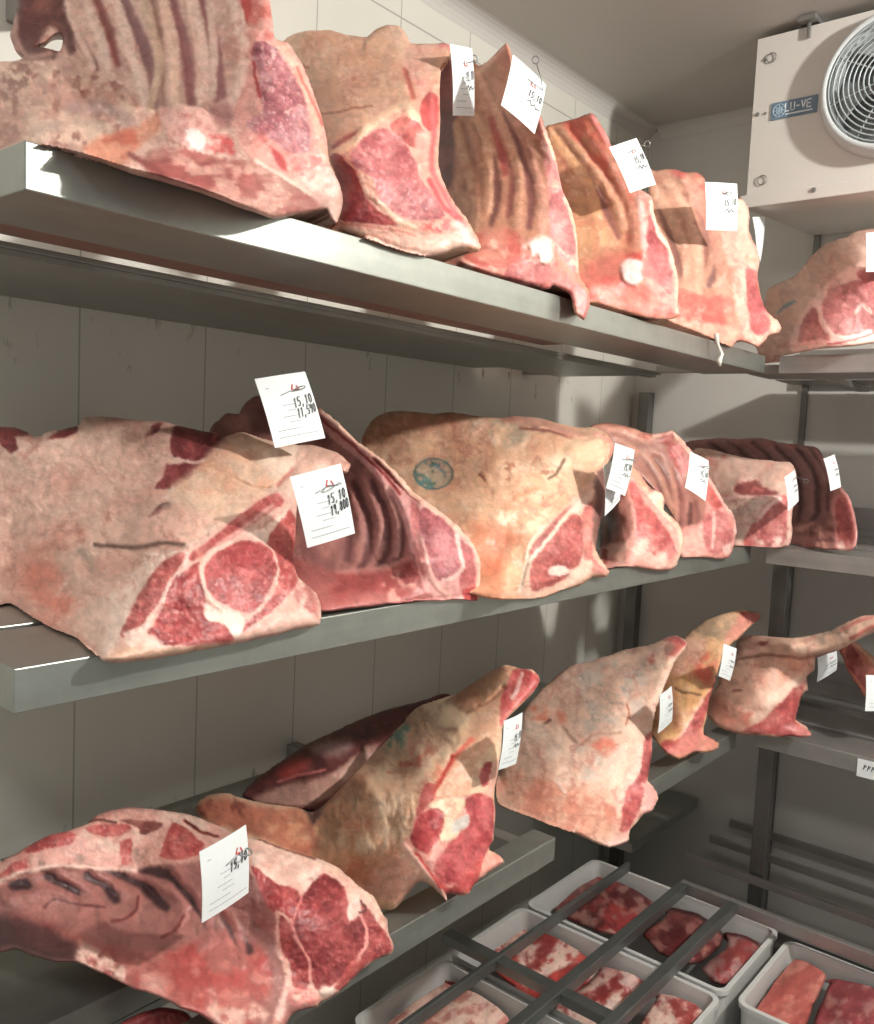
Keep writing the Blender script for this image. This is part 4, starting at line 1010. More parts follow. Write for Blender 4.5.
# ---- broad fatty joint with the round blue stamp
def paint(s):
    s.mottle((222, 186, 150), 24, .5, .16); s.mottle((204, 150, 118), 16, .56, .12, .7); s.mottle((238, 212, 180), 12, .60, .08, .8, pts('200,80 600,100 620,200 500,340 380,300 260,200', KK), h=.004)
    s.fill(pts('-200,180 -60,60 100,50 170,80 180,200 60,120 -60,160', KK), (206, 152, 120), .8, 10)
    s.mottle((170, 160, 138), 9, .52, .1, .9, pts('310,70 430,130 400,190 330,180 280,120', KK)); s.mottle((140, 120, 104), 8, .5, .08, .8, pts('330,70 480,80 600,120 660,130 640,160 520,130 420,110', KK), h=.004)
    s.line(pts('330,75 480,90 620,140 690,150', KK), 8, (196, 148, 126), h=.006, soft=2); s.line(pts('400,115 520,125 640,160 740,140', KK), 2.5, (140, 84, 72), h=-.005)
    s.fill(pts('600,150 740,150 770,190 740,260 600,240', KK), (226, 200, 164), .8, 5); s.mottle((206, 168, 132), 8, .56, .1, .7, pts('590,140 750,140 760,260 600,250', KK)); s.line(pts('700,130 770,170 765,230', KK), 4, (220, 160, 142), h=.003)
    s.fill(pts('470,260 560,210 600,250 560,300 510,330', KK), (238, 216, 182), .8, 4, h=.004); s.line(pts('580,235 550,290 515,315', KK), 3, (120, 92, 72), h=-.006)
    s.mottle((180, 116, 90), 6, .66, .05, .8, pts('200,240 400,250 600,300 500,460 300,380', KK)); s.line(pts('240,300 260,320', KK), 3, (150, 90, 70)); s.line(pts('340,460 380,390 480,350', KK), 3, (214, 158, 120), soft=3)
    s.fill(pts('180,560 240,480 360,520 430,570 400,760 300,800 240,740', KK), (214, 140, 104), .8, 10); s.mottle((202, 110, 80), 18, .5, .1, .6, pts('240,520 400,560 400,680 260,700', KK), soft=8); s.fill(pts('350,600 420,575 410,700 390,770 340,770', KK), (230, 192, 150), .8, 6)
    s.mottle((240, 216, 180), 7, .5, .1, .8, pts('280,460 440,440 520,440 460,540 380,520', KK), h=.004)
    # cut face
    s.fill(pts('385,775 410,690 440,570 500,500 580,430 700,300 745,270 740,420 690,480 700,620 760,680 750,705 690,690 560,760 450,795', KK), (226, 188, 164), 1, 2)
    s.line(pts('395,770 420,690 440,580 500,500', KK), 4, (240, 218, 190), h=.003); s.line(pts('410,740 440,640 520,540 600,430', KK), 3, (150, 130, 112), soft=1.5); s.lean(pts('440,600 520,500 600,420 590,470 500,570 450,640', KK), (190, 110, 102), (214, 142, 130), (150, 80, 76), fl=.4)
    s.line(pts('440,650 530,540 600,450 690,370', KK), 4, (240, 214, 194), h=.002)
    s.lean(pts('440,690 470,620 540,540 600,470 640,460 660,520 650,640 600,700 520,750 450,765', KK), (172, 76, 72), (196, 106, 98), (134, 52, 50), (228, 176, 160), .5, sc=5)
    s.lean(pts('650,460 690,390 700,470 690,560 700,640 750,690 700,700 660,640', KK), (206, 118, 106), (224, 154, 140), (170, 84, 78), fl=.4)
    s.fill(pts('515,680 560,660 590,670 600,690 560,705 520,700', KK), (238, 216, 202), 1, 1.5); s.fill(pts('600,680 640,670 650,640 690,640 690,690 620,740 560,760 600,720', KK), (234, 208, 184), .9, 2)
    s.fill(pts('700,300 745,265 750,420 720,600 690,560 700,400', KK), (112, 76, 70), .9, 3); s.fill(pts('620,420 690,360 690,400 630,450', KK), (240, 214, 194), .9, 2)
    # round blue ink stamp
    c = pts('54,296', KK)[0]; aa = np.linspace(0, 2 * np.pi, 28, endpoint=False); ring = np.stack([c[0] + 19 * np.cos(aa), c[1] + 15 * np.sin(aa)], 1)
    s.fill(ring, (170, 178, 156), .55, 1.5, .2)
    s.line(np.concatenate([ring, ring[:1]]), 1.6, (62, 112, 112), soft=.7, warp=.2, a=.9)
    s.mottle((52, 118, 150), 5, .52, .05, .9, pts('20,245 50,230 110,250 105,290 60,270', KK)); s.mottle((70, 138, 140), 4, .52, .05, .8, pts('-20,290 30,310 60,330 50,352 10,350 -18,320', KK)); s.mottle((84, 110, 90), 3, .62, .04, .7, ring)


B3 = meat('rib_primal', 'yellowish fat-covered joint with a round blue ink stamp on the middle shelf', 'meat',
          J([pts('250,150 290,80 340,50 400,42', KJ), pts('-10,50 60,55 120,48 200,60 310,72 380,65 480,72 560,95 640,110 700,110 740,130 772,165 780,200 750,270 740,420 715,520 705,600 740,660 760,690 745,708 690,712 650,740 580,762 500,790 440,800 400,800 330,802 240,790 150,760 0,700 -100,600 -200,400 -230,250', KK)]),
          C_(KK, ('-200,180', .26), ('-80,60', .28), ('120,50', .34), ('310,72', .42), ('480,72', .48), ('640,110', .55), ('770,170', .62), ('100,300', .47), ('300,250', .555), ('500,250', .61), ('620,230', .62), ('-180,350', .38), ('0,560', .56), ('200,500', .61), ('300,650', .665), ('350,500', .645), ('240,790', ZM, 'z'), ('330,800', ZM, 'z'), ('400,795', .706), ('560,762', .715), ('690,708', .72), ('750,700', .73), ('440,570', .69), ('600,430', .665), ('740,275', .63), ('560,620', .71), ('700,480', .685), ('690,620', .715)),
          (226, 188, 150), paint, [('cut_face', pts('385,790 410,690 440,570 500,500 580,430 700,300 755,260 745,420 710,520 705,610 780,690 750,725 690,712 560,770 450,805', KK))],
          zs=ZM, T=.09, group=GRP_M, rimw=10, rimd=.022, lump=.006)


# ---- narrow joint with two tags over its rib pocket
def paint(s):
    s.mottle((150, 96, 86), 14, .5, .15)
    ribs(s, KL, (('80,330 75,450 80,540', (88, 54, 50)), ('120,330 120,460 115,520', (104, 64, 58))), (('100,330 98,450 100,530', (150, 96, 84)), ('150,360 160,450 170,510', (176, 122, 108))), 5, 5)
    s.fill(pts('200,220 230,230 280,310 330,340 335,400 410,480 410,560 370,630 300,640 130,630 60,670 40,600 90,540 180,530 215,450 190,330', KL), (222, 160, 146), 1, 2.5)
    s.lean(pts('195,300 220,290 260,370 320,440 360,500 385,560 360,600 290,580 230,520 225,440', KL), (196, 84, 82), (218, 128, 120), (160, 56, 58), fl=.4, sc=5)
    s.line(pts('205,230 260,310 320,390 400,480 408,560 380,620', KL), 5, (236, 204, 178), h=.004); s.fill(pts('275,330 320,325 340,360 330,400 300,370', KL), (242, 220, 190), 1, 2, h=.006); s.fill(pts('290,590 340,570 350,600 300,615', KL), (240, 206, 194), .9, 2); s.mottle((226, 186, 166), 7, .48, .1, .9, pts('60,640 100,540 200,540 260,620 130,640', KL)); s.lean(pts('85,560 110,560 110,610 95,620', KL), (180, 70, 66), fl=.2); s.mottle((238, 210, 190), 6, .5, .1, .8, pts('240,470 280,470 260,500 380,620 300,640 220,560', KL)); s.fill(pts('200,215 245,260 270,310 230,300', KL), (222, 150, 120), .8, 2)


B4 = meat('rib_joint', 'narrow joint with a dark rib pocket, just right of the stamped joint', 'meat',
          pts('110,240 140,190 205,215 240,250 280,310 325,330 340,365 335,400 385,440 412,490 415,540 400,590 375,635 330,645 280,640 200,628 120,636 88,668 78,640 80,500 88,330', KL),
          C_(KL, ('110,240', .60), ('205,215', .61), ('340,365', .68), ('410,500', .72), ('380,635', .722), ('200,628', .712), ('90,660', .66), ('110,400', .59), ('140,500', .64), ('220,400', .67), ('300,500', .71), ('80,400', .47)),
          (176, 118, 104), paint, [('cut_end', pts('185,290 225,270 280,330 340,390 415,480 425,560 370,650 280,650 215,620 220,540 215,440', KL))],
          zs=ZM, T=.06, first='rib_pocket', group=GRP_M)


def paint(s):
    s.mottle((170, 120, 102), 16, .5, .15)
    ribs(s, KL, (('230,150 300,250 330,330', (130, 82, 74)), ('290,190 350,280 360,400', (122, 74, 68)), ('380,230 400,330 400,450', (112, 66, 64)), ('440,380 440,470', (96, 56, 54)), ('350,140 390,200 420,300', (150, 80, 78))),
         (('150,110 280,200 350,330 370,420', (186, 136, 114)), ('230,110 340,200 385,330 385,440', (178, 126, 108)), ('330,170 400,250 425,400', (176, 122, 110)), ('470,370 475,460', (146, 92, 84)), ('410,350 415,460', (156, 102, 92))), 5, 6)
    s.fill(pts('60,60 180,70 290,100 300,130 230,120 120,80', KL), (216, 164, 140), .9, 3); s.mottle((170, 84, 76), 7, .48, .08, .9, pts('190,80 290,95 380,90 400,140 340,140 240,110', KL), h=.004); s.line(pts('300,100 380,85', KL), 4, (230, 190, 172))
    s.lean(pts('350,150 400,140 440,200 420,260 380,220', KL), (190, 96, 90), (210, 130, 122), (150, 66, 64), fl=.2)
    s.line(pts('375,85 430,150 480,210', KL), 6, (242, 200, 178), h=.004)
    s.fill(pts('400,480 500,440 510,280 570,380 620,430 625,500 600,590 420,590', KL), (222, 158, 146), 1, 3); s.lean(pts('500,280 560,360 575,385 540,395 505,350', KL), (196, 76, 72), (214, 112, 104), (160, 50, 50), fl=.2)
    s.lean(pts('490,440 520,400 540,395 600,420 615,490 590,560 530,580 500,540', KL), (200, 110, 108), (220, 148, 142), (166, 78, 80), fl=.4, sc=5); s.line(pts('535,410 540,470 530,550', KL), 3, (232, 184, 174)); s.fill(pts('570,550 610,535 600,570 575,580', KL), (240, 208, 198), .9, 1.5); s.mottle((230, 186, 170), 7, .5, .1, .8, pts('400,500 490,460 500,580 420,590', KL)); s.line(pts('510,260 580,380 625,430 625,500', KL), 3, (236, 190, 176))


B5 = meat('rib_rack', 'rib rack with a knobbly bone row along its top, one tag on its edge', 'meat',
          pts('40,70 100,52 160,58 220,75 280,95 340,88 375,82 420,130 470,190 510,250 545,310 580,370 615,420 628,480 618,540 600,590 560,598 480,590 410,592 380,560 380,450 300,330 150,180', KL),
          C_(KL, ('60,65', .47), ('220,75', .52), ('375,85', .575), ('470,190', .62), ('580,370', .69), ('620,480', .72), ('600,592', .722), ('420,590', .708), ('300,200', .56), ('400,300', .61), ('420,450', .66), ('540,480', .71), ('380,500', .67), ('200,200', .53), ('500,350', .665)),
          (168, 114, 98), paint, [('cut_end', pts('480,280 520,250 580,370 640,430 640,500 610,610 510,595 490,520 490,430', KL))],
          zs=ZM, T=.06, first='rib_wall', group=GRP_M)


def paint(s):
    s.mottle((226, 196, 178), 18, .5, .16); s.mottle((206, 150, 136), 12, .6, .08, .6); s.mottle((210, 120, 108), 7, .66, .05, .7, pts('500,160 620,170 600,260 530,240', KL))
    P = pts('610,320 640,295 700,285 740,310 790,330 750,345 650,345', KL); s.fill(P, (150, 80, 78), 1, 2, h=-.004); s.line(pts('690,330 700,310 730,320', KL), 3, (196, 110, 104)); s.line(pts('580,360 660,350 760,350 800,340', KL), 4, (238, 196, 186), h=.003)
    s.fill(pts('600,390 660,360 770,360 700,450 650,540 630,560 620,450', KL), (234, 210, 194), 1, 2.5); s.lean(pts('650,530 700,440 740,380 800,340 830,350 830,520 760,555 690,560', KL), (200, 104, 100), (220, 144, 136), (170, 74, 74), fl=.35, sc=5)
    s.line(pts('705,445 750,390 800,355', KL), 5, (240, 204, 194), h=.002); s.mottle((242, 216, 204), 6, .52, .08, .9, pts('700,510 760,530 820,480 825,540 720,560', KL)); s.line(pts('600,585 700,570 800,555', KL), 2.5, (206, 130, 118)); s.mottle((196, 90, 86), 7, .5, .1, .7, pts('590,570 650,555 740,565 640,585', KL))


B6 = meat('loin_joint', 'short pale loin joint with a hollow in its fat, in the middle shelf corner', 'meat',
          pts('455,160 520,158 580,172 660,190 740,200 800,206 850,212 866,260 862,340 850,420 850,500 835,545 760,562 690,575 600,590 560,585 560,500 500,400 470,280', KL),
          C_(KL, ('470,165', 2.40, 'y'), ('660,190', 2.38, 'y'), ('850,212', 2.36, 'y'), ('480,280', 2.30, 'y'), ('640,280', 2.26, 'y'), ('800,280', 2.27, 'y'), ('620,400', 2.22, 'y'), ('760,380', 2.21, 'y'), ('850,420', 2.22, 'y'), ('570,500', 2.20, 'y'), ('700,560', 2.17, 'y'), ('840,540', 2.205, 'y'), ('600,590', 2.12, 'y')),
          (220, 186, 166), paint, [('cut_face', pts('590,360 660,355 800,340 850,340 850,540 760,570 600,600 600,480', KL))],
          zs=ZM, T=.10, group=GRP_M, bottom=lambda A: A[:, 1] > -9)


def paint(s):
    s.mottle((150, 108, 104), 16, .5, .15)
    for a, b in ((40, 0), (90, 45), (150, 95), (210, 150), (270, 205), (330, 265), (390, 320), (440, 380)):
        pass
    ribs(s, KM, (('290,90 360,140 420,200', (88, 56, 58)), ('390,95 450,150 480,180', (88, 56, 58)), ('470,95 560,200 580,330 570,400', (92, 60, 62)), ('560,110 640,230 650,360 625,400', (84, 54, 56)), ('620,120 690,220 690,360', (100, 64, 64)), ('210,90 260,120 300,150', (88, 56, 58))),
         (('420,85 540,200 555,400', (150, 108, 104)), ('520,95 610,210 615,390', (156, 114, 108)), ('590,105 665,230 670,390', (150, 106, 102)), ('340,85 420,140 470,200', (142, 98, 96)), ('250,80 330,130', (140, 96, 94)), ('640,110 700,230 705,420', (164, 116, 112))), 6, 6)
    s.mottle((170, 100, 96), 7, .5, .1, .8, pts('150,80 640,95 640,125 400,100 180,100', KM)); P = pts('530,420 720,410 720,520 560,510', KM); s.fill(P, (160, 108, 100), .9, 3); s.mottle((206, 160, 144), 7, .56, .06, .9, P); s.mottle((110, 64, 62), 8, .56, .06, .8, P)
    s.fill(pts('700,320 740,270 780,330 800,420 805,470 790,525 720,520 715,420', KM), (214, 150, 142), 1, 2); s.lean(pts('720,340 745,290 775,340 795,420 790,490 740,500 725,430', KM), (196, 98, 96), (212, 132, 126), (160, 70, 72), fl=.3, sc=5); s.fill(pts('730,500 750,480 760,520 735,525', KM), (236, 210, 200), .9, 1.5)


B7 = meat('rib_rack', 'long dark rib rack farthest back on the middle shelf against the corner', 'meat',
          pts('100,110 130,85 190,78 260,72 330,75 420,72 500,90 570,98 640,108 668,140 690,210 720,270 745,268 780,320 802,400 808,455 800,510 780,525 720,522 640,515 560,512 480,500 400,480 250,400 150,250', KM),
          C_(KM, ('130,90', 2.66, 'y'), ('260,72', 2.60, 'y'), ('420,72', 2.54, 'y'), ('640,110', 2.46, 'y'), ('720,270', 2.35, 'y'), ('800,420', 2.24, 'y'), ('790,520', 2.215, 'y'), ('640,514', 2.24, 'y'), ('500,500', 2.38, 'y'), ('640,300', 2.41, 'y'), ('500,300', 2.49, 'y'), ('300,300', 2.58, 'y'), ('700,420', 2.31, 'y'), ('600,440', 2.37, 'y')),
          (152, 110, 104), paint, [('cut_end', pts('700,320 745,260 800,340 820,420 815,520 720,535 712,420', KM))],
          zs=ZM, T=.05, first='rib_wall', bottom=lambda A: A[:, 1] > 2.2)

GRP_L = 'joints on the lower left shelf'


# ---- lower shelf, nearest: rib joint hanging over the edge
def paint(s):
    s.mottle((150, 104, 96), 24, .5, .16); s.mottle((166, 108, 100), 16, .56, .1, .7)
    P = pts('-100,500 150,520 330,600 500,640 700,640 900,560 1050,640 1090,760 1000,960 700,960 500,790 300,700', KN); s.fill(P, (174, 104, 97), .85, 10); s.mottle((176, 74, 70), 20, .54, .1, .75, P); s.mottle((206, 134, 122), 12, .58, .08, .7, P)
    ribs(s, KN, (('50,385 100,378 115,395', (64, 42, 44)), ('190,345 270,380 310,405', (68, 46, 48)), ('350,345 430,380 465,440', (66, 44, 46)), ('440,320 560,370 640,450 665,470', (70, 46, 48)), ('560,320 680,340 740,400 800,470 850,560', (72, 48, 50)), ('900,500 960,600 1000,640', (84, 54, 54))),
         (('20,440 180,400 300,440 330,470', (158, 104, 96)), ('240,345 360,400 420,500 400,560', (158, 104, 96)), ('380,335 500,400 560,440 540,500', (164, 108, 98)), ('520,330 680,400 740,470 710,560', (168, 112, 104)), ('700,330 800,440 850,580 800,640', (162, 104, 98)), ('860,440 950,560 980,700', (170, 106, 98))), 12, 9, -.004, .004)
    s.line(pts('555,430 550,480 500,520 450,530', KN), 2.5, (112, 52, 52), soft=1.5); s.line(pts('740,500 700,560 650,590', KN), 3, (120, 56, 54), soft=1.5); s.line(pts('180,470 220,440 320,460 420,470', KN), 2.5, (110, 62, 60))
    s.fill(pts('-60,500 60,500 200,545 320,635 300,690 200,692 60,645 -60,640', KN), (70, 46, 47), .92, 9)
    P = pts('320,620 400,660 520,740 640,820 700,860 620,810 480,750 330,690', KN); s.mottle((228, 198, 180), 9, .45, .08, .95, pts('320,610 440,670 560,740 680,840 620,810 440,740 320,700', KN), h=.005); s.fill(pts('560,730 650,750 660,820 580,800', KN), (222, 170, 158), .7, 5)
    s.mottle((234, 206, 188), 12, .5, .1, .8, pts('820,800 1000,840 1080,900 1000,960 860,930', KN), h=.005)
    # backbone rim
    s.fill(pts('-60,300 60,260 180,190 350,130 400,90 520,70 640,80 800,110 960,150 1100,230 1000,300 800,290 640,300 540,320 400,310 250,300 100,340 -60,400', KN), (218, 166, 152), 1, 3); s.mottle((234, 204, 186), 12, .48, .1, .9, pts('350,130 420,85 560,68 720,85 900,140 860,200 660,140 540,240 420,250 330,180', KN))
    for P in ('100,240 170,190 260,165 305,180 280,215 180,240 110,255', '-20,360 60,290 110,280 110,330 40,350', '340,150 460,135 530,150 470,185 380,180', '650,250 690,130 740,150 820,220 780,270 700,250', '480,210 530,195 520,290 490,300', '640,260 680,200 730,210 760,270 700,280'):
        s.lean(pts(P, KN), (186, 72, 70), (210, 110, 104), (140, 44, 46), (234, 190, 176), .4, sc=6)
    s.lean(pts('480,125 540,120 640,130 650,150 570,180 550,150', KN), (120, 66, 58), (150, 90, 80), (90, 44, 42), fl=.1); s.line(pts('350,130 400,118 460,130', KN), 2.5, (110, 56, 50), h=-.004); s.line(pts('740,120 800,165 870,190', KN), 3, (140, 60, 54), h=-.005); s.mottle((150, 120, 108), 8, .52, .06, .8, pts('120,290 190,260 200,300 130,330', KN)); s.mottle((150, 122, 108), 8, .5, .06, .8, pts('300,250 370,250 370,290 310,290', KN)); s.mottle((150, 122, 108), 8, .5, .06, .8, pts('540,240 600,240 600,300 550,300', KN))
    s.line(pts('-20,375 100,325 250,305 400,315 540,320', KN), 5, (234, 200, 184), h=.004, soft=2)
    # right end: fat rim and dark red eye
    s.fill(pts('260,170 420,230 560,270 680,330 780,420 830,500 855,640 800,680 720,760 620,820 540,870 450,830 420,740 380,600 380,500 320,380 270,300', KO), (228, 184, 166), 1, 2.5); s.line(pts('270,180 400,225 550,280 680,340 790,450 815,540', KO), 11, (240, 206, 184), h=.006, soft=2.5); s.line(pts('300,190 420,235 540,275', KO), 2, (140, 70, 60), h=-.004)
    s.mottle((246, 222, 206), 14, .42, .12, .9, pts('280,220 420,270 560,310 500,420 400,380 300,300', KO))
    s.lean(pts('285,300 330,330 400,380 470,400 485,440 450,520 400,480 370,490 320,400', KO), (156, 48, 52), (184, 76, 76), (120, 34, 38), fl=.25)
    s.lean(pts('485,440 530,370 580,335 640,370 670,430 680,520 730,500 750,560 730,640 680,720 600,790 540,800 520,720 470,610 440,540', KO), (132, 38, 42), (162, 62, 64), (98, 24, 30), (214, 130, 120), .32, sc=7)
    s.lean(pts('720,460 760,480 800,540 830,580 850,640 790,680 720,700 750,620 750,560', KO), (150, 46, 48), (186, 84, 80), (110, 30, 34), (226, 150, 140), .5, sc=5); s.line(pts('725,500 750,560 745,620 715,680', KO), 3, (226, 150, 142)); s.fill(pts('670,470 700,430 725,450 715,500 680,520', KO), (240, 214, 202), 1, 2); s.line(pts('725,445 745,480 720,490', KO), 2.5, (90, 30, 30))
    s.lean(pts('400,500 440,540 470,620 520,700 510,800 450,780 440,700 400,620', KO), (146, 46, 48), (176, 78, 76), (116, 34, 38), fl=.3); s.line(pts('445,520 470,600 520,690 520,760', KO), 2.5, (226, 152, 142)); s.line(pts('490,420 460,500 450,560', KO), 2, (214, 130, 122))
    s.fill(pts('390,880 430,740 440,760 420,900 370,960', KO), (238, 200, 186), .9, 3); s.mottle((226, 130, 124), 8, .45, .1, .9, pts('440,800 520,800 560,850 500,870 440,850', KO), h=.004); s.fill(pts('555,800 600,785 625,800 610,825 565,825', KO), (238, 218, 202), 1, 2, h=.004); s.lean(pts('620,790 690,690 750,680 740,720 660,800', KO), (186, 76, 74), (214, 120, 112), (150, 50, 50), fl=.4)


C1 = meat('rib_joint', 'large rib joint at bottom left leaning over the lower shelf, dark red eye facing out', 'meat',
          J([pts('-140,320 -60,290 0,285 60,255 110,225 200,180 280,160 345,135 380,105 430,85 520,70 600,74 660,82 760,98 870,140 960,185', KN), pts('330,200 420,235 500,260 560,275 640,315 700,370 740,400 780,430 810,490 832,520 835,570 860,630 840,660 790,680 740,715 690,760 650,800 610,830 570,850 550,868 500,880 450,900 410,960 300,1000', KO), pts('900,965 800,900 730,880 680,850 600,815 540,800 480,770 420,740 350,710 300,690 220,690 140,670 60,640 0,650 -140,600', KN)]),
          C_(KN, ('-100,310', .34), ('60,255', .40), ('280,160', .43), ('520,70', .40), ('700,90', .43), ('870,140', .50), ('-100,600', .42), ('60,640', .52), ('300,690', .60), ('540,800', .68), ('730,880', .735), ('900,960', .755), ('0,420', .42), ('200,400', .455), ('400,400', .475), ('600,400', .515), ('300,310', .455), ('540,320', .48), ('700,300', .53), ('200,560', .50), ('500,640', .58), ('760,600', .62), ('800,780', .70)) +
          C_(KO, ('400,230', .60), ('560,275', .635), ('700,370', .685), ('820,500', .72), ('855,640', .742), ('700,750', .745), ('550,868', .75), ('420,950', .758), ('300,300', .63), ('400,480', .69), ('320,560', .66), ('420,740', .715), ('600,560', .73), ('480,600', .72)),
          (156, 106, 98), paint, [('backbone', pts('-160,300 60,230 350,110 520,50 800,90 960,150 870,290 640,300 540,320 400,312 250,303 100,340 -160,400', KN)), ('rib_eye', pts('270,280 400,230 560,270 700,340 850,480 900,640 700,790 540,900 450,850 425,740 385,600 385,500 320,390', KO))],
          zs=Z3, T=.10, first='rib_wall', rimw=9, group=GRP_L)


# ---- second: shoulder with wrinkled yellow fat
def paint(s):
    s.mottle((242, 216, 182), 20, .5, .15); s.mottle((224, 176, 138), 14, .60, .1, .6)
    P = pts('-180,600 60,480 160,560 230,760 250,960 60,960 -100,860', KQ); s.fill(P, (222, 164, 124), .7, 14); s.mottle((212, 136, 104), 16, .56, .1, .6, P)
    # wrinkles
    P = pts('-60,600 20,550 120,530 220,540 290,560 280,660 180,760 40,770 -50,720', KQ)
    s.mottle((240, 214, 178), 9, .46, .10, .95, P, sx=1.0, sy=.28, soft=8, h=.0035); s.mottle((188, 148, 114), 6, .60, .06, .8, P, sx=1.0, sy=.25, soft=8, h=-.002)
    s.mottle((240, 216, 178), 10, .48, .1, .9, pts('270,260 330,210 430,190 500,200 510,260 470,360 400,420 340,380 300,320', KQ), h=.005); s.mottle((230, 130, 104), 9, .48, .08, .8, pts('265,330 310,320 370,420 400,470 330,480 270,420', KQ)); s.mottle((196, 84, 70), 6, .62, .05, .8, pts('120,440 260,420 300,470 160,490', KQ))
    s.mottle((86, 150, 138), 6, .42, .08, .85, pts('185,320 240,280 262,290 245,350 200,385 175,375', KQ))
    s.fill(pts('430,190 500,130 600,70 655,60 665,90 610,150 540,215 480,240', KQ), (230, 182, 142), .9, 3, h=.004); s.mottle((222, 150, 112), 9, .5, .1, .8, pts('430,190 500,140 540,210 470,230', KQ)); s.line(pts('480,240 560,200 620,140', KQ), 3, (190, 134, 100), h=-.005)
    s.fill(pts('510,260 560,220 610,160 600,290 600,330 560,420 520,480 480,560 380,560 400,470 470,360', KQ), (214, 168, 136), .9, 4); s.mottle((238, 214, 176), 8, .46, .1, .9, pts('490,470 560,370 610,320 600,400 540,460 500,510', KQ), h=.004)
    s.line(pts('500,340 440,400 400,460 370,510', KQ), 5, (216, 112, 92), soft=2); s.line(pts('430,400 390,480 360,540', KQ), 3, (190, 66, 60))
    s.lean(pts('655,80 700,70 750,95 755,130 700,190 640,250 605,290 610,180', KQ), (206, 82, 80), (226, 124, 116), (176, 56, 58), (240, 196, 186), .4, sc=5); s.line(pts('690,90 670,150 650,180', KQ), 3.5, (242, 206, 196)); s.lean(pts('530,480 550,430 580,430 560,510 535,520', KQ), (186, 60, 60), fl=.2)
    s.fill(pts('560,520 600,400 612,360 600,500 580,550', KQ), (230, 180, 160), .9, 2)
    # cut face
    s.fill(pts('235,740 270,690 300,560 340,500 370,560 470,555 560,540 585,600 580,720 560,760 620,800 550,850 500,930 420,930 410,955 350,880 280,790', KQ), (224, 164, 146), 1, 2)
    s.lean(pts('290,620 320,510 365,510 350,570 300,630', KQ), (200, 96, 90), (220, 130, 120), (170, 70, 66), fl=.2)
    s.lean(pts('268,720 290,640 350,600 390,610 395,680 340,770 300,760', KQ), (178, 54, 58), (202, 86, 86), (146, 36, 42), (226, 140, 132), .2, sc=5)
    s.lean(pts('470,575 520,545 582,570 580,720 540,800 470,870 400,890 360,840 350,780 420,730 480,650', KQ), (176, 56, 62), (204, 94, 96), (138, 34, 42), (226, 140, 136), .2, sc=5)
    s.lean(pts('360,850 420,900 520,800 545,770 520,890 470,925 400,925', KQ), (200, 68, 66), (222, 106, 98), (160, 44, 46), fl=.25)
    P = pts('345,580 400,560 470,565 465,610 440,640 480,630 485,660 430,710 400,740 380,700 400,640 390,605 340,600', KQ); s.fill(P, (236, 216, 180), 1, 2, h=.003); s.fill(pts('430,650 480,625 488,655 430,700', KQ), (196, 196, 190), .9, 1.5)
    s.fill(pts('340,790 400,720 410,740 370,800 360,850 335,830', KQ), (222, 160, 146), 1, 2); s.line(pts('240,740 300,810 360,890 405,950', KQ), 6, (238, 192, 172), h=.004); s.line(pts('290,770 340,840 380,900', KQ), 3, (196, 72, 70)); s.fill(pts('550,850 590,770 620,810 560,850', KQ), (226, 150, 136), .9, 2)
    s.fill(pts('100,900 160,820 240,780 280,820 340,900 280,960 200,960', KQ), (216, 158, 140), .7, 6)
    P = pts('20,580 120,550 250,580 420,600 480,650 500,700 480,790 300,720 60,640', KP); s.fill(P, (200, 118, 92), .9, 5); s.mottle((226, 168, 128), 10, .5, .1, .9, pts('300,640 420,600 480,660 470,740 330,720', KP)); s.mottle((130, 60, 52), 12, .5, .1, .8, pts('20,580 150,550 240,600 200,680 60,640', KP)); s.fill(pts('460,590 540,560 530,620 490,660', KP), (92, 60, 54), .9, 3)


C2 = meat('shoulder_joint', 'beef shoulder joint with wrinkled yellow fat and a green stamp, second on the lower shelf', 'meat',
          J([pts('25,600 60,545 150,535 180,545 300,575 430,590 480,610 530,585 580,540 640,470 720,390 780,330', KP), pts('180,340 240,270 290,220 360,190 430,170 500,125 560,85 620,58 660,62 690,72 730,75 752,95 755,130 700,195 650,245 618,290 610,380 600,450 585,540 588,620 580,720 565,755 600,775 622,805 560,845 510,890 480,930 430,925 405,925 405,955 350,900 300,880 230,960 200,985 160,985', KQ), pts('700,1010 500,960 300,800 100,700', KP)]),
          C_(KP, ('40,590', .22), ('180,545', .26), ('430,595', .38), ('700,400', .33), ('300,700', .40), ('100,680', .30)) +
          C_(KQ, ('250,265', .34), ('430,170', .45), ('620,58', .58), ('750,100', .655), ('700,195', .66), ('610,380', .685), ('585,540', .70), ('100,500', .51), ('300,400', .575), ('450,300', .605), ('550,300', .65), ('0,620', .49), ('100,750', .60), ('200,700', .635), ('200,960', .68), ('50,880', .56), ('240,740', .67), ('330,540', .66), ('470,560', .69), ('420,700', .715), ('580,720', .722), ('620,805', .745), ('470,925', .745), ('405,950', .74), ('300,860', .715), ('340,800', .725)),
          (232, 196, 156), paint, [('cut_face', pts('235,740 270,690 300,560 340,500 370,560 470,560 530,530 600,560 595,720 640,800 550,860 500,940 400,965 350,890 280,790', KQ)), ('shank_end', pts('655,70 700,62 770,90 760,140 700,200 605,295 612,180', KQ))],
          zs=Z3, T=.13, group=GRP_L, rimw=10, rimd=.02, lump=.006)


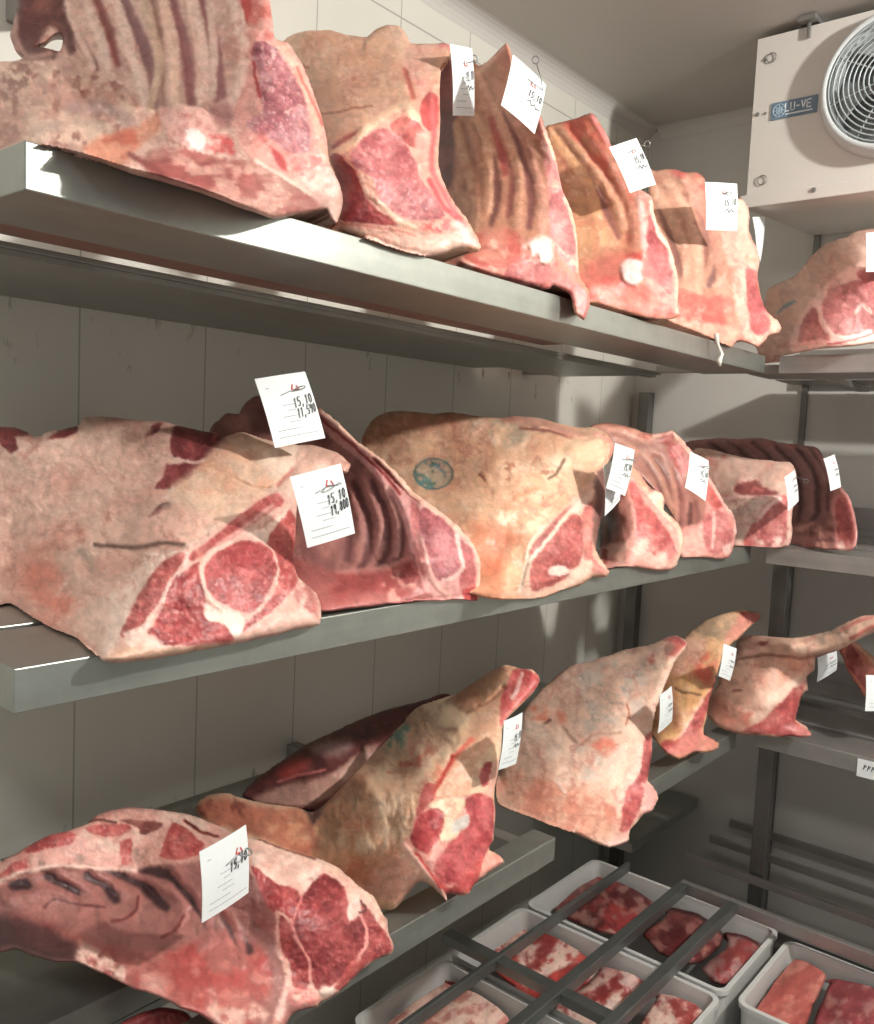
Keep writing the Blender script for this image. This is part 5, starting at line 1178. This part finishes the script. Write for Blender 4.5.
def paint(s):
    s.mottle((108, 52, 50), 16, .5, .15); s.mottle((76, 36, 38), 12, .55, .1, .8)
    s.fill(pts('250,560 380,500 560,460 700,360 760,330 720,420 600,520 500,580 420,590', KP), (176, 136, 122), 1, 4); s.fill(pts('560,460 640,410 720,350 700,420 620,490', KP), (222, 190, 174), .8, 4)
    s.fill(pts('350,440 400,395 480,390 460,440 380,480', KP), (186, 70, 64), .9, 5); s.fill(pts('480,350 540,325 640,320 640,370 560,390 500,370', KP), (196, 170, 166), .8, 6); s.line(pts('350,490 440,460 540,440', KP), 2.5, (196, 110, 104))


C2b = meat('meat_flap', 'dark dried flap of lean lying behind the wrinkled shoulder joint against the wall', 'meat',
           J([pts('210,545 250,490 300,450 350,415 420,370 480,330 560,295 640,255 740,215 860,180', KP), pts('300,195 390,165 420,175 360,200 290,240 240,290', KQ), pts('760,350 700,440 600,540 540,600 460,600 400,590 300,580', KP)]),
           C_(KP, ('220,545', Z3 + .006, 'z'), ('420,370', .15), ('740,215', .10), ('900,180', .12), ('480,470', .27), ('600,560', Z3 + .006, 'z'), ('300,570', Z3 + .006, 'z'), ('460,590', Z3 + .006, 'z'), ('760,350', .22), ('640,330', .20)),
           (110, 56, 54), paint, [('fat_edge', pts('240,570 380,500 560,460 700,360 770,340 700,450 600,560 500,600 400,610', KP))],
           zs=Z3, T=.04, first='lean', group=GRP_L)


# ---- third: pale shoulder
def paint(s):
    s.mottle((228, 202, 178), 24, .5, .16); s.mottle((214, 170, 148), 14, .58, .1, .6); s.mottle((196, 192, 180), 12, .55, .1, .7, pts('400,200 620,150 680,280 600,430 440,380', KR)); s.mottle((140, 134, 128), 5, .70, .05, .5, pts('380,180 640,160 640,420 420,400', KR)); s.mottle((190, 184, 172), 9, .56, .08, .7, pts('350,420 470,420 480,640 380,620', KR))
    P = pts('60,690 120,600 250,640 420,700 560,760 560,860 480,900 250,800', KR); s.fill(P, (222, 166, 138), .7, 12); s.mottle((214, 136, 112), 14, .53, .1, .7, P)
    s.mottle((224, 130, 100), 10, .45, .1, .9, pts('170,370 240,330 330,370 340,410 230,410', KR)); s.mottle((228, 132, 108), 9, .42, .1, .9, pts('450,500 500,470 550,500 500,545', KR)); s.mottle((190, 84, 76), 8, .5, .08, .9, pts('580,180 680,150 720,110 830,90 800,130 700,180 620,230', KR)); s.mottle((150, 140, 126), 7, .5, .1, .8, pts('640,180 700,130 760,100 780,120 700,200', KR))
    s.line(pts('330,430 360,470 400,500 450,460 560,450', KR), 3, (196, 160, 140), h=-.004, soft=2); s.line(pts('220,420 250,425 280,400', KR), 3, (120, 70, 56)); s.line(pts('590,340 600,380 585,420', KR), 2, (176, 110, 80)); s.line(pts('300,640 340,690', KR), 4, (236, 208, 192), h=.003); s.mottle((236, 216, 196), 12, .5, .1, .8, pts('170,400 330,440 300,560 190,540', KR), h=.003)
    s.fill(pts('640,500 700,300 780,160 830,100 820,140 740,290 690,440 650,620 590,680 560,830 530,860 560,700', KR), (236, 210, 190), .9, 5)
    s.lean(pts('690,440 660,480 640,620 590,680 560,840 600,840 640,760 670,640 690,560', KR), (172, 64, 66), (200, 100, 96), (136, 44, 48), (232, 170, 158), .3, sc=5)
    s.fill(pts('650,650 700,680 712,720 690,765 650,770 660,700', KR), (226, 166, 158), 1, 2); s.mottle((222, 140, 132), 6, .5, .1, .9, pts('560,840 620,780 640,790 590,860', KR)); s.fill(pts('490,900 560,850 595,850 592,890 530,910', KR), (232, 186, 174), .9, 2.5)
    s.lean(pts('720,80 780,62 825,90 815,110 770,90', KR), (186, 64, 66), fl=.2); s.line(pts('160,190 260,185 340,175', KR), 4, (176, 150, 140))


C3 = meat('shoulder_joint', 'big pale shoulder joint overhanging the gap between the two lower shelves', 'meat',
          pts('60,690 70,620 110,520 160,420 170,370 230,290 300,230 360,185 440,165 520,140 600,115 680,100 740,72 790,62 830,90 822,120 780,170 740,270 705,360 690,440 688,540 672,640 700,675 714,715 690,768 655,778 630,810 600,845 594,885 530,912 490,905 400,865 300,830 180,785 80,745', KR),
          C_(KR, ('70,690', .50), ('110,520', .44), ('170,380', .40), ('300,230', .37), ('440,165', .40), ('600,115', .47), ('740,75', .57), ('825,95', .63), ('740,270', .665), ('690,440', .70), ('672,640', .735), ('710,715', .765), ('600,870', .79), ('490,903', .775), ('300,830', Z3 + .003, 'z'), ('180,785', Z3 + .003, 'z'), ('80,745', Z3 + .003, 'z'), ('400,400', .56), ('550,300', .60), ('300,600', .60), ('500,600', .675), ('450,750', .70), ('600,500', .69), ('560,800', .735)),
          (228, 196, 170), paint, [('cut_edge', pts('695,430 655,480 640,620 585,680 550,850 610,870 730,780 725,680 690,640', KR))],
          zs=Z3, T=.14, group=GRP_L, rimw=11, rimd=.026, lump=.007)


# ---- fourth: yellow fat with a forearm shank
def paint(s):
    s.mottle((224, 188, 138), 14, .5, .15); s.mottle((206, 156, 100), 10, .56, .1, .7); s.mottle((222, 108, 90), 9, .46, .08, .9, pts('370,270 440,250 470,310 440,380 380,340', KS))
    s.fill(pts('330,190 420,180 430,230 370,320 300,350 290,300', KS), (220, 178, 152), .9, 4); s.mottle((214, 176, 116), 8, .45, .1, .9, pts('300,360 370,350 400,400 330,420', KS)); s.line(pts('300,390 330,410 400,420', KS), 2.5, (130, 96, 70), h=-.004)
    P = pts('330,190 400,130 520,85 640,95 640,120 560,190 510,215 480,200 420,180', KS); s.fill(P, (204, 170, 134), 1, 4); s.mottle((158, 140, 112), 7, .5, .1, .9, pts('360,180 420,130 520,100 540,150 480,190', KS)); s.fill(pts('500,190 560,100 640,100 560,190 510,215', KS), (222, 150, 130), .9, 3); s.lean(pts('560,85 630,95 640,115 600,130', KS), (190, 84, 78), fl=.3)
    s.lean(pts('440,400 470,340 420,520 400,580 380,640 280,660 240,610 320,580', KS), (176, 70, 66), (202, 108, 100), (136, 46, 46), (230, 168, 152), .3, sc=5); s.fill(pts('270,650 320,610 400,560 470,600 470,640 400,650 320,675', KS), (216, 134, 122), .85, 3); s.line(pts('410,440 330,570 300,600', KS), 3, (236, 190, 160)); s.mottle((216, 178, 110), 7, .5, .1, .9, pts('230,570 290,540 310,600 250,600', KS))


C4 = meat('shoulder_joint', 'small yellow-fat shoulder joint with a raised shank end, behind the big pale one', 'meat',
          pts('200,560 215,440 240,400 260,320 300,250 335,195 370,160 420,125 480,100 540,84 580,80 635,92 642,115 600,150 560,190 520,225 495,260 475,320 460,380 440,430 425,520 415,570 440,590 475,610 472,638 420,652 380,650 320,678 270,660 235,620', KS),
          C_(KS, ('200,560', .60), ('240,400', .57), ('335,195', .56), ('480,100', .62), ('640,105', .69), ('520,225', .68), ('470,340', .70), ('425,520', .725), ('475,625', .75), ('320,676', .722), ('235,620', .68), ('350,350', .635), ('320,500', .68), ('400,450', .70)),
          (222, 180, 130), paint, [('cut_edge', pts('475,340 410,440 320,570 240,610 260,690 400,670 490,640 430,560 440,430', KS)), ('shank', pts('330,190 420,110 540,70 660,90 650,130 520,230 480,205 420,182', KS))],
          zs=Z3, T=.08, group=GRP_L)


# ---- fifth: dome of fat with a long shank pointing right, in the corner
def paint(s):
    s.mottle((222, 186, 162), 18, .5, .16); s.mottle((214, 150, 128), 14, .57, .1, .6)
    s.mottle((218, 126, 104), 10, .45, .1, .85, pts('330,460 400,440 420,500 370,555 340,520', KT)); s.fill(pts('210,440 260,420 340,520 340,570 260,550 210,500', KT), (206, 136, 116), .8, 8); s.line(pts('310,405 345,400', KT), 2.5, (160, 90, 76)); s.mottle((226, 158, 128), 9, .5, .1, .7, pts('490,280 560,280 550,350 480,340', KT))
    s.fill(pts('480,400 570,340 620,290 635,310 590,380 500,440 400,540 380,520', KT), (234, 210, 188), .9, 4)
    s.lean(pts('350,570 420,530 490,460 570,385 590,390 570,470 560,530 620,575 580,590 480,585', KT), (170, 66, 64), (198, 104, 98), (130, 44, 46), fl=.25, sc=6); s.fill(pts('550,540 610,560 625,585 560,590', KT), (206, 130, 122), .8, 3); s.mottle((214, 150, 134), 6, .5, .1, .8, pts('560,380 610,340 610,400 570,420', KT))
    # shank
    P = pts('310,200 400,180 540,190 660,175 740,140 830,105 900,100 900,165 790,205 720,245 600,268 440,262 320,290', KT); s.fill(P, (222, 190, 164), 1, 3, h=.01); s.mottle((150, 138, 124), 7, .52, .1, .8, pts('640,190 760,140 860,120 760,190 680,220', KT)); s.line(pts('780,195 860,150 900,140', KT), 4, (214, 128, 112)); s.line(pts('740,165 800,130 870,108', KT), 3, (206, 130, 116)); s.line(pts('320,280 440,262 600,272 720,248', KT), 3, (170, 126, 110), h=-.006); s.lean(pts('395,215 420,200 450,205 430,225', KT), (130, 60, 56), fl=.1); s.fill(pts('330,190 400,180 410,230 330,260 310,240', KT), (176, 136, 120), .8, 4); s.line(pts('330,262 400,245', KT), 3, (216, 160, 146))


C5 = meat('shoulder_joint', 'domed shoulder joint in the corner with its long shank bone pointing right', 'meat',
          pts('200,490 215,430 245,380 260,330 300,290 315,240 330,195 390,180 440,185 540,192 620,182 690,165 740,140 790,118 830,104 900,98 960,95 960,150 880,170 800,205 740,240 690,255 640,275 635,320 605,350 610,400 585,420 572,470 560,520 600,545 626,580 600,592 540,588 480,590 400,582 340,578 270,560 225,530', KT),
          C_(KT, ('205,480', 2.22, 'y'), ('260,330', 2.30, 'y'), ('330,195', 2.36, 'y'), ('440,190', 2.30, 'y'), ('620,185', 2.24, 'y'), ('790,120', 2.22, 'y'), ('950,120', 2.20, 'y'), ('800,205', 2.20, 'y'), ('640,270', 2.22, 'y'), ('440,262', 2.25, 'y'), ('610,400', 2.28, 'y'), ('570,470', 2.25, 'y'), ('620,580', 2.21, 'y'), ('480,590', 2.17, 'y'), ('340,578', 2.14, 'y'), ('225,530', 2.15, 'y'), ('400,400', 2.17, 'y'), ('320,480', 2.15, 'y'), ('480,450', 2.18, 'y'), ('550,320', 2.26, 'y'), ('540,228', 2.21, 'y')),
          (222, 184, 160), paint, [('cut_edge', pts('345,575 420,530 490,460 570,385 610,380 580,470 570,530 640,580 600,600 480,600', KT)), ('shank', pts('305,230 330,180 440,175 620,175 790,105 970,85 970,160 800,215 690,262 600,272 440,265 330,262', KT))],
          zs=Z3, T=.06, group=GRP_L, bottom=lambda A: (A[:, 1] > 2.24) | (A[:, 0] < XF + .004))


def paint(s):
    s.mottle((216, 136, 116), 10, .5, .15); s.lean(pts('770,220 800,240 830,300 870,340 840,400 800,340 760,290', KT), (176, 84, 78), (206, 120, 110), (140, 56, 54), fl=.2); s.line(pts('800,210 860,270 920,320', KT), 6, (234, 184, 152), h=.003)


C6 = meat('meat_joint', 'cut joint at the right edge of the lower back shelf behind a tag', 'meat',
          pts('735,240 760,212 800,205 840,240 900,280 1000,300 1100,330 1100,480 900,470 845,440 810,390 770,330 750,280', KT),
          C_(KT, ('740,240', 2.42, 'y'), ('840,240', 2.44, 'y'), ('1080,340', 2.50, 'y'), ('1080,470', 2.44, 'y'), ('845,430', 2.42, 'y'), ('860,320', 2.40, 'y'), ('770,300', 2.40, 'y')),
          (214, 138, 116), paint, [('lean', pts('740,250 800,240 870,340 840,430 780,350', KT))],
          zs=Z3, T=.10, bottom=lambda A: A[:, 1] > 2.2)


# ---- thin red scrap below the nearest joint
def paint(s): s.lean(pts('-999,-999 2000,-999 2000,2000 -999,2000'), (140, 44, 46), (166, 66, 66), (110, 30, 34), fl=.05)


D0 = meat('hanging_meat_scrap', 'dark red scrap of meat caught in the slat gap under the lowest front joint', 'meat',
          pts('480,935 560,895 640,870 720,880 760,900 800,960 820,1080 700,1100 560,1060 500,980', KN),
          C_(KN, ('490,930', .572), ('640,870', .595), ('760,900', .62), ('800,1080', .636), ('560,1060', .60)),
          (140, 46, 48), paint, [], zs=None, T=.012, first='lean')


# ---- trimmings in the tubs
def chunk(name, label, grp, tubn, outline, cols, seed, T=.10, streak=0.0, low=0):
    O = pts(outline); c = O.mean(0); O = c + (O - c) * (.95 if tubn == 0 else 1.0 if tubn == 3 else 1.1); z0, z1 = .256, .287; x0, x1, y0, y1 = [(.252, .815, 1.952, 2.33), (.252, .815, 1.62, 1.94), (.252, .815, 1.288, 1.608), (.842, 1.38, 1.94, 2.30)][tubn]
    def paint(s):
        s.mottle(cols[1], 10, .5, .08, 1, sx=1 - streak * .8, ang=-.6); s.mottle(cols[2], 7, .55, .06, .9, sx=1 - streak * .7, ang=-.6); s.mottle(cols[0], 5, .64, .05, .7)
    ctl = [(p[0], p[1], z0, 'z') for p in O[::2]] + [(c[0], c[1], z1, 'z')] + [tuple((p * .5 + c * .5)) + (z0 * .3 + z1 * .7, 'z') for p in O[1::2]]
    return meat(name, label, 'meat', O, ctl, cols[0], paint, [], zs=.12, T=T, rimw=6, rimd=.02, first='meat', group=grp, bottom=lambda A: A[:, 0] > -9, flat=False, lump=.014, rough=.003, jag=3.0, inb=(x0 + .03, x1 - .03, y0 + .03, y1 - .03))


RD, DK, FT, PK = (150, 54, 52), (96, 36, 38), (226, 200, 184), (196, 120, 112)
GT = 'trimmings in the white tubs'
chunk('meat_trimming', 'dark red trimming at the left of the farthest tub', GT, 0, '545,905 560,885 590,868 625,875 655,892 660,915 640,935 610,938 575,925', (DK, RD, (150, 110, 100)), 1)
chunk('meat_trimming', 'dark trimming in the middle of the farthest tub between the two thick bars', GT, 0, '640,935 665,915 670,898 700,905 722,925 722,945 700,965 670,962', (DK, (120, 56, 54), (150, 100, 92)), 2)
chunk('meat_trimming', 'pale pink trimming at the right of the farthest tub', GT, 0, '700,968 725,948 728,928 755,932 768,942 750,965 735,985 712,985', ((150, 108, 104), (170, 130, 126), RD), 3)
chunk('meat_trimming', 'red and white trimming at the left of the middle tub', GT, 1, '488,955 505,938 530,925 560,932 590,948 600,960 580,985 550,1000 520,990', (RD, FT, (190, 70, 62)), 4, streak=.6)
chunk('meat_trimming', 'long red and white piece in the middle tub between the two thick bars', GT, 1, '560,1005 590,985 610,962 640,965 655,975 645,1000 615,1030 575,1040', (RD, FT, (226, 206, 196)), 5, streak=.7)
chunk('meat_trimming', 'pink marbled piece at the right of the middle tub', GT, 1, '640,1035 655,1005 672,985 700,992 712,1005 700,1035 670,1050', (PK, FT, RD), 6, streak=.3)
chunk('meat_trimming', 'large pale fatty piece in the nearest tub', GT, 2, '380,1024 420,992 450,975 490,970 525,985 532,1002 500,1030 450,1055 395,1050', ((222, 192, 174), FT, (190, 120, 110)), 7, streak=.8)
chunk('meat_trimming', 'small red scrap at the top of the nearest tub', GT, 2, '463,968 480,955 500,958 512,966 500,972 478,976', (RD, DK, PK), 8)
chunk('meat_slab', 'flat slab with pale stripes in the bottom right tub', GT, 3, '730,1012 755,975 785,940 820,942 836,958 816,1000 800,1036 760,1036', ((166, 84, 76), (196, 128, 112), (176, 92, 82)), 9, streak=.8)
chunk('meat_slab', 'smooth dark red slab at the right of the bottom right tub', GT, 3, '812,1030 832,980 846,952 880,962 925,990 950,1030 900,1070 830,1062', ((140, 62, 66), (160, 80, 84), (170, 120, 112)), 10, streak=.5)

# ------------------------------------------------------------------ card tags hooked into the joints
DIG = {'1': [[(.35, .8), (.55, 1), (.5, 0)]], '5': [[(.9, 1), (.3, 1), (.22, .58), (.6, .62), (.8, .35), (.6, .05), (.15, .05)]], ',': [[(.45, .1), (.3, -.22)]],
       '/': [[(.75, 1.05), (.3, -.05)]], '0': [[(.5, 1), (.2, .75), (.22, .25), (.5, 0), (.8, .25), (.78, .75), (.5, 1)]], '9': [[(.75, .75), (.5, 1), (.25, .8), (.3, .55), (.72, .62), (.76, .9), (.66, 0)]],
       '8': [[(.5, .52), (.25, .75), (.5, 1), (.75, .75), (.5, .52), (.22, .25), (.5, 0), (.8, .25), (.5, .52)]], '4': [[(.25, 1), (.2, .5), (.8, .5)], [(.7, .9), (.6, 0)]],
       '~': [[(0, .4), (.2, .8), (.35, .2), (.55, .75), (.7, .3), (.95, .6)]]}


def card(px, axis, val, label, l1='15,10', l2='~', printed=True, ring=None, hook=True, group='card tags on the meat', blank=False, scale=1.0, hk=(.70, .27), bend=.0025):
    Q = np.array(px, float); c = Q.mean(0); P0 = at(c[0], c[1], axis, val); toc = CAM - P0; toc /= np.linalg.norm(toc)
    LD = np.array([2.35, 1.6, 2.58]) - P0; LD /= np.linalg.norm(LD)
    a1 = np.cross(toc, [0, 0, 1.0]); a1 /= np.linalg.norm(a1); a2 = np.cross(a1, toc); best = None
    for i in range(-14, 15):
        for j in range(-14, 15):
            n = toc + a1 * math.tan(i * .095) + a2 * math.tan(j * .095); n /= np.linalg.norm(n)
            K = []
            for p in Q:
                d = ray(*p); t = (P0 - CAM).dot(n) / d.dot(n)
                if t <= 0: break
                K.append(CAM + t * d)
            if len(K) < 4: continue
            K = np.array(K); e1 = K[1] - K[0]; e2 = K[3] - K[0]; e3 = K[2] - K[3]; e4 = K[2] - K[1]; L = np.linalg.norm
            cost = abs(e1.dot(e2)) / L(e1) / L(e2) + abs(e3.dot(e4)) / L(e3) / L(e4) + .6 * abs(math.log(L(e2) / L(e1) / 1.22)) + abs(L(e1) - L(e3)) / L(e1) + abs(L(e2) - L(e4)) / L(e2) + .012 * (abs(i) + abs(j)) / 4 + .30 * (1 - n.dot(LD))
            if best is None or cost < best[0]: best = (cost, K, n)
    K, n = best[1], best[2]
    if n.dot(toc) < 0: n = -n
    W = np.linalg.norm(K[1] - K[0]); H = np.linalg.norm(K[3] - K[0])
    def S(u, v, h=0.0):      # a point of the card, lifted h along its normal
        return K[0] * (1 - u) * (1 - v) + K[1] * u * (1 - v) + K[2] * u * v + K[3] * (1 - u) * v + n * (h + bend * math.sin(math.pi * v) + bend * .6 * math.sin(math.pi * u))
    root = empty('hanging_card_tag', tuple(S(.5, 1)), label=label, cat='tag', group=group)
    m = MB(); nu, nv = 6, 8; th = .0007
    for s in (0, -th):
        for j in range(nv + 1):
            for i in range(nu + 1): m.v.append(tuple(S(i / nu, j / nv, s)))
    q = (nu + 1) * (nv + 1)
    for j in range(nv):
        for i in range(nu):
            a = j * (nu + 1) + i; f = (a, a + nu + 1, a + nu + 2, a + 1); m.f.append(f); m.f.append(tuple(q + k for k in f[::-1]))
    edge = [i for i in range(nu)] + [nu + (nu + 1) * j for j in range(nv)] + [nv * (nu + 1) + i for i in range(nu, 0, -1)] + [(nu + 1) * j for j in range(nv, 0, -1)]
    for a, b in zip(edge, edge[1:] + edge[:1]): m.f.append((a, b, q + b, q + a))
    m.build('card', M['paper'], root)
    def ribbons(name, mat, segs, w, h=.0006):
        m = MB()
        for s in segs:
            for a, b in zip(s[:-1], s[1:]):
                A, B = Vector(S(*a, h)), Vector(S(*b, h)); d = B - A
                if d.length < 1e-6: continue
                d.normalize(); nn = Vector(n); qv = d.cross(nn).normalized() * (w / 2); A -= d * w * .3; B += d * w * .3; up = nn * .0002
                m.quadbox([A - qv, B - qv, B + qv, A + qv, A - qv + up, B - qv + up, B + qv + up, A + qv + up])
        return m.build(name, mat, root)
    rnd = random.Random(int(c[0] * 7 + c[1]))
    if not blank:
        def words(u0, u1, v, k):
            out = []; u = u0
            while u < u1 - .01:
                e = min(u1, u + rnd.uniform(.03, .09)); out.append([(u, v), (e, v)]); u = e + .018
            return out
        seg = []
        if printed:
            for u0, u1, v in ((.36, .60, .445), (.43, .57, .525), (.30, .60, .61), (.40, .64, .69), (.14, .56, .79), (.13, .93, .885)): seg += words(u0, u1, v, 0)
            seg += [[(.13, .17), (.19, .17)]]
            ribbons('printed_lines', M['print'], seg, W * .013)
            ribbons('printed_mark', M['red'], [[(hk[0] - .05, hk[1] - .10), (hk[0] - .09, hk[1] - .03), (hk[0] - .01, hk[1] - .02)], [(hk[0] + .02, hk[1] - .08), (hk[0] + .05, hk[1] - .02)]], W * .022)
        ink = []
        for txt, v0, hh, u0 in ((l1, .50, .13, .55), (l2, .655, .13, .57)):
            k = len(txt); cw = .40 / max(k, 3.2)
            for i, ch in enumerate(txt):
                for s in DIG.get(ch, []):
                    wd = cw * (.95 if ch != '~' else 3.0)
                    ink.append([(u0 + i * cw + x * wd + .015 * y, v0 - y * hh - .010 * i) for x, y in s])
        if ink: ribbons('handwriting', M['ink'], ink, max(W * .017, .0010), .0009)
    if hook:
        hm = MB(); r = .0055 * scale
        if ring is None:
            ct = S(hk[0] + .04, hk[1] - .02); ex = Vector(K[1] - K[0]).normalized(); nn = Vector(n)
            hm.tube([tuple(Vector(ct) + nn * (.0015 + .013 * scale * math.sin(t)) + ex * (.008 * scale * math.cos(t))) for t in np.linspace(-.05, math.pi * .93, 9)], .0011, 6)
            hm.tube([tuple(Vector(S(hk[0] - .34, hk[1] + .03, .0020))), tuple(Vector(S(hk[0] - .12, hk[1] - .015, .0026))), tuple(Vector(S(hk[0] + .05, hk[1] - .02, .0022)))], .0006, 5)
        else:
            d = ray(*ring); t = (P0 - CAM).dot(n) / d.dot(n); rc = Vector(CAM + t * d); toc_ = Vector(toc); ax = toc_.orthogonal().normalized(); ay = toc_.cross(ax)
            hm.tube([tuple(rc + (ax * math.cos(t) + ay * math.sin(t)) * r) for t in np.linspace(0, 2 * math.pi, 14, endpoint=False)], .001, 6, closed=True)
            e = Vector(S(.9, .2, .003)); b0 = rc + (e - rc).normalized() * r
            hm.tube([tuple(b0), tuple(b0 * .5 + e * .5 + Vector(n) * .002), tuple(e), tuple(Vector(S(.45, .24, .0022)))], .0008, 5)
        hm.build('hook', M['wire'], root, smooth=True)
    return root


card([(450, 44), (472, 48.6), (474, 116), (453, 115.5)], 'x', .565, 'narrow-looking white card tag hooked between the tan loin and the pointed rib rack', ring=(474, 59), hk=(.6, .3))
card([(513, 54.5), (546, 85), (534.6, 134), (501, 105)], 'x', .665, 'tilted diamond-shaped white card tag at the tip of the pointed rib rack', ring=(535.6, 60), hk=(.66, .3))
card([(609, 147.5), (636.6, 138), (656, 184.4), (630, 193)], 'x', .65, 'white card tag with a ring at its corner on the orange-toned rib rack', ring=(647, 144), hk=(.7, .3))
card([(705, 182), (737, 183.7), (737, 231), (706, 230)], 'x', .655, 'upright white card tag on the last top rack beside the cooling unit', hk=(.6, .25))
card([(866, 233), (896, 231), (897, 271), (866, 272)], 'y', 2.16, 'white card tag on the pale top-shelf loin at the right edge of the photo', l1='~')
card([(752.5, 217), (765, 216.5), (760.5, 262), (757, 255)], 'x', .60, 'plain white card seen nearly edge-on behind the last top rack', blank=True, hook=False)
card([(254.6, 379), (305, 371.5), (325.3, 438), (275, 448)], 'x', .535, 'white card tag reading 15,10 and 11,590 above the slanting rib slab', '15,10', '11,590')
card([(289.8, 477), (340.6, 463.5), (355, 533.4), (307.4, 548)], 'x', .715, 'white card tag reading 15,10 and 19,800 on the broad pale joint', '15,10', '19,800')
card([(603.4, 466), (620, 455), (620, 500), (604.8, 516)], 'x', .69, 'lower card tag mostly hidden under another over the rib pocket', '~', '~', hook=False)
card([(615, 443), (634.6, 450), (625, 496), (606, 488)], 'x', .715, 'upper of two overlapping card tags over the rib pocket', '15,10', '~')
card([(690, 451.7), (708.5, 460.6), (705.5, 501), (685, 487.4)], 'x', .715, 'white card tag on the edge of the rack with the knobbly bone row', '15,10', '~')
card([(784.5, 477), (794.4, 470), (798.7, 501), (788, 511)], 'y', 2.165, 'slim card tag on the hollow-backed loin in the middle shelf corner', '~', '~', ring=(806, 481))
card([(823.6, 458.7), (834.4, 454.4), (841, 487), (830.6, 491)], 'y', 2.27, 'shaded card tag on the long dark rack at the far end', '~', '~', hook=False)
card([(199.5, 852), (246, 824.7), (248.5, 892.7), (202, 923)], 'x', .69, 'white card tag reading 15,10 with an eyelet ring on the lowest front joint', '15,10', '', hk=(.80, .33))
card([(504, 721), (522.6, 712.5), (516, 763.5), (498.3, 770)], 'x', .725, 'pale card tag beside the red shank end of the wrinkled shoulder', '15,10', '~', hook=False)
card([(659.6, 695), (671.6, 686), (672, 721), (658, 733.5)], 'x', .725, 'bluish card tag tucked between the big pale shoulder and the yellow one', '~', '~', hook=False)
card([(723.5, 643.6), (736.7, 648.6), (730, 681), (718.5, 676)], 'x', .735, 'card tag on the raised shank of the small yellow shoulder', '~', '~', hook=False)
card([(817.6, 658), (836.5, 649.7), (836.5, 670), (817, 682)], 'y', 2.30, 'card tag in shade hanging under the long shank bone', '~', '~', hook=False)
card([(866, 675), (892, 675), (892, 711), (865, 711)], 'y', 2.33, 'white card tag in front of the cut joint at the right edge', '', '~', hook=False)

# ------------------------------------------------------------------ light
wd = bpy.data.worlds.new('cold_room_air'); SC.world = wd; wd.use_nodes = True
bg = wd.node_tree.nodes['Background']; bg.inputs['Color'].default_value = (*lin((236, 236, 228)), 1); bg.inputs['Strength'].default_value = .50
la = bpy.data.lights.new('ceiling_lamp', 'POINT'); lb = bpy.data.objects.new('ceiling_lamp', la); COL.objects.link(lb)
lb.location = (2.35, 1.6, 2.58); la.shadow_soft_size = .05; la.energy = 172; la.color = (1, .985, .93)
lc = bpy.data.lights.new('tube_lamp', 'AREA'); lo2 = bpy.data.objects.new('tube_lamp', lc); COL.objects.link(lo2)
lo2.location = (1.5, -.7, 2.62); lc.shape = 'RECTANGLE'; lc.size = 1.2; lc.size_y = .25; lc.energy = 24; lc.color = (1, .985, .95)
lo2.rotation_euler = (math.radians(28), 0, 0)
SC.view_settings.view_transform = 'Standard'; SC.view_settings.look = 'None'; SC.view_settings.gamma = 1.0; SC.view_settings.exposure = 0.0
SC.view_settings.use_curve_mapping = False
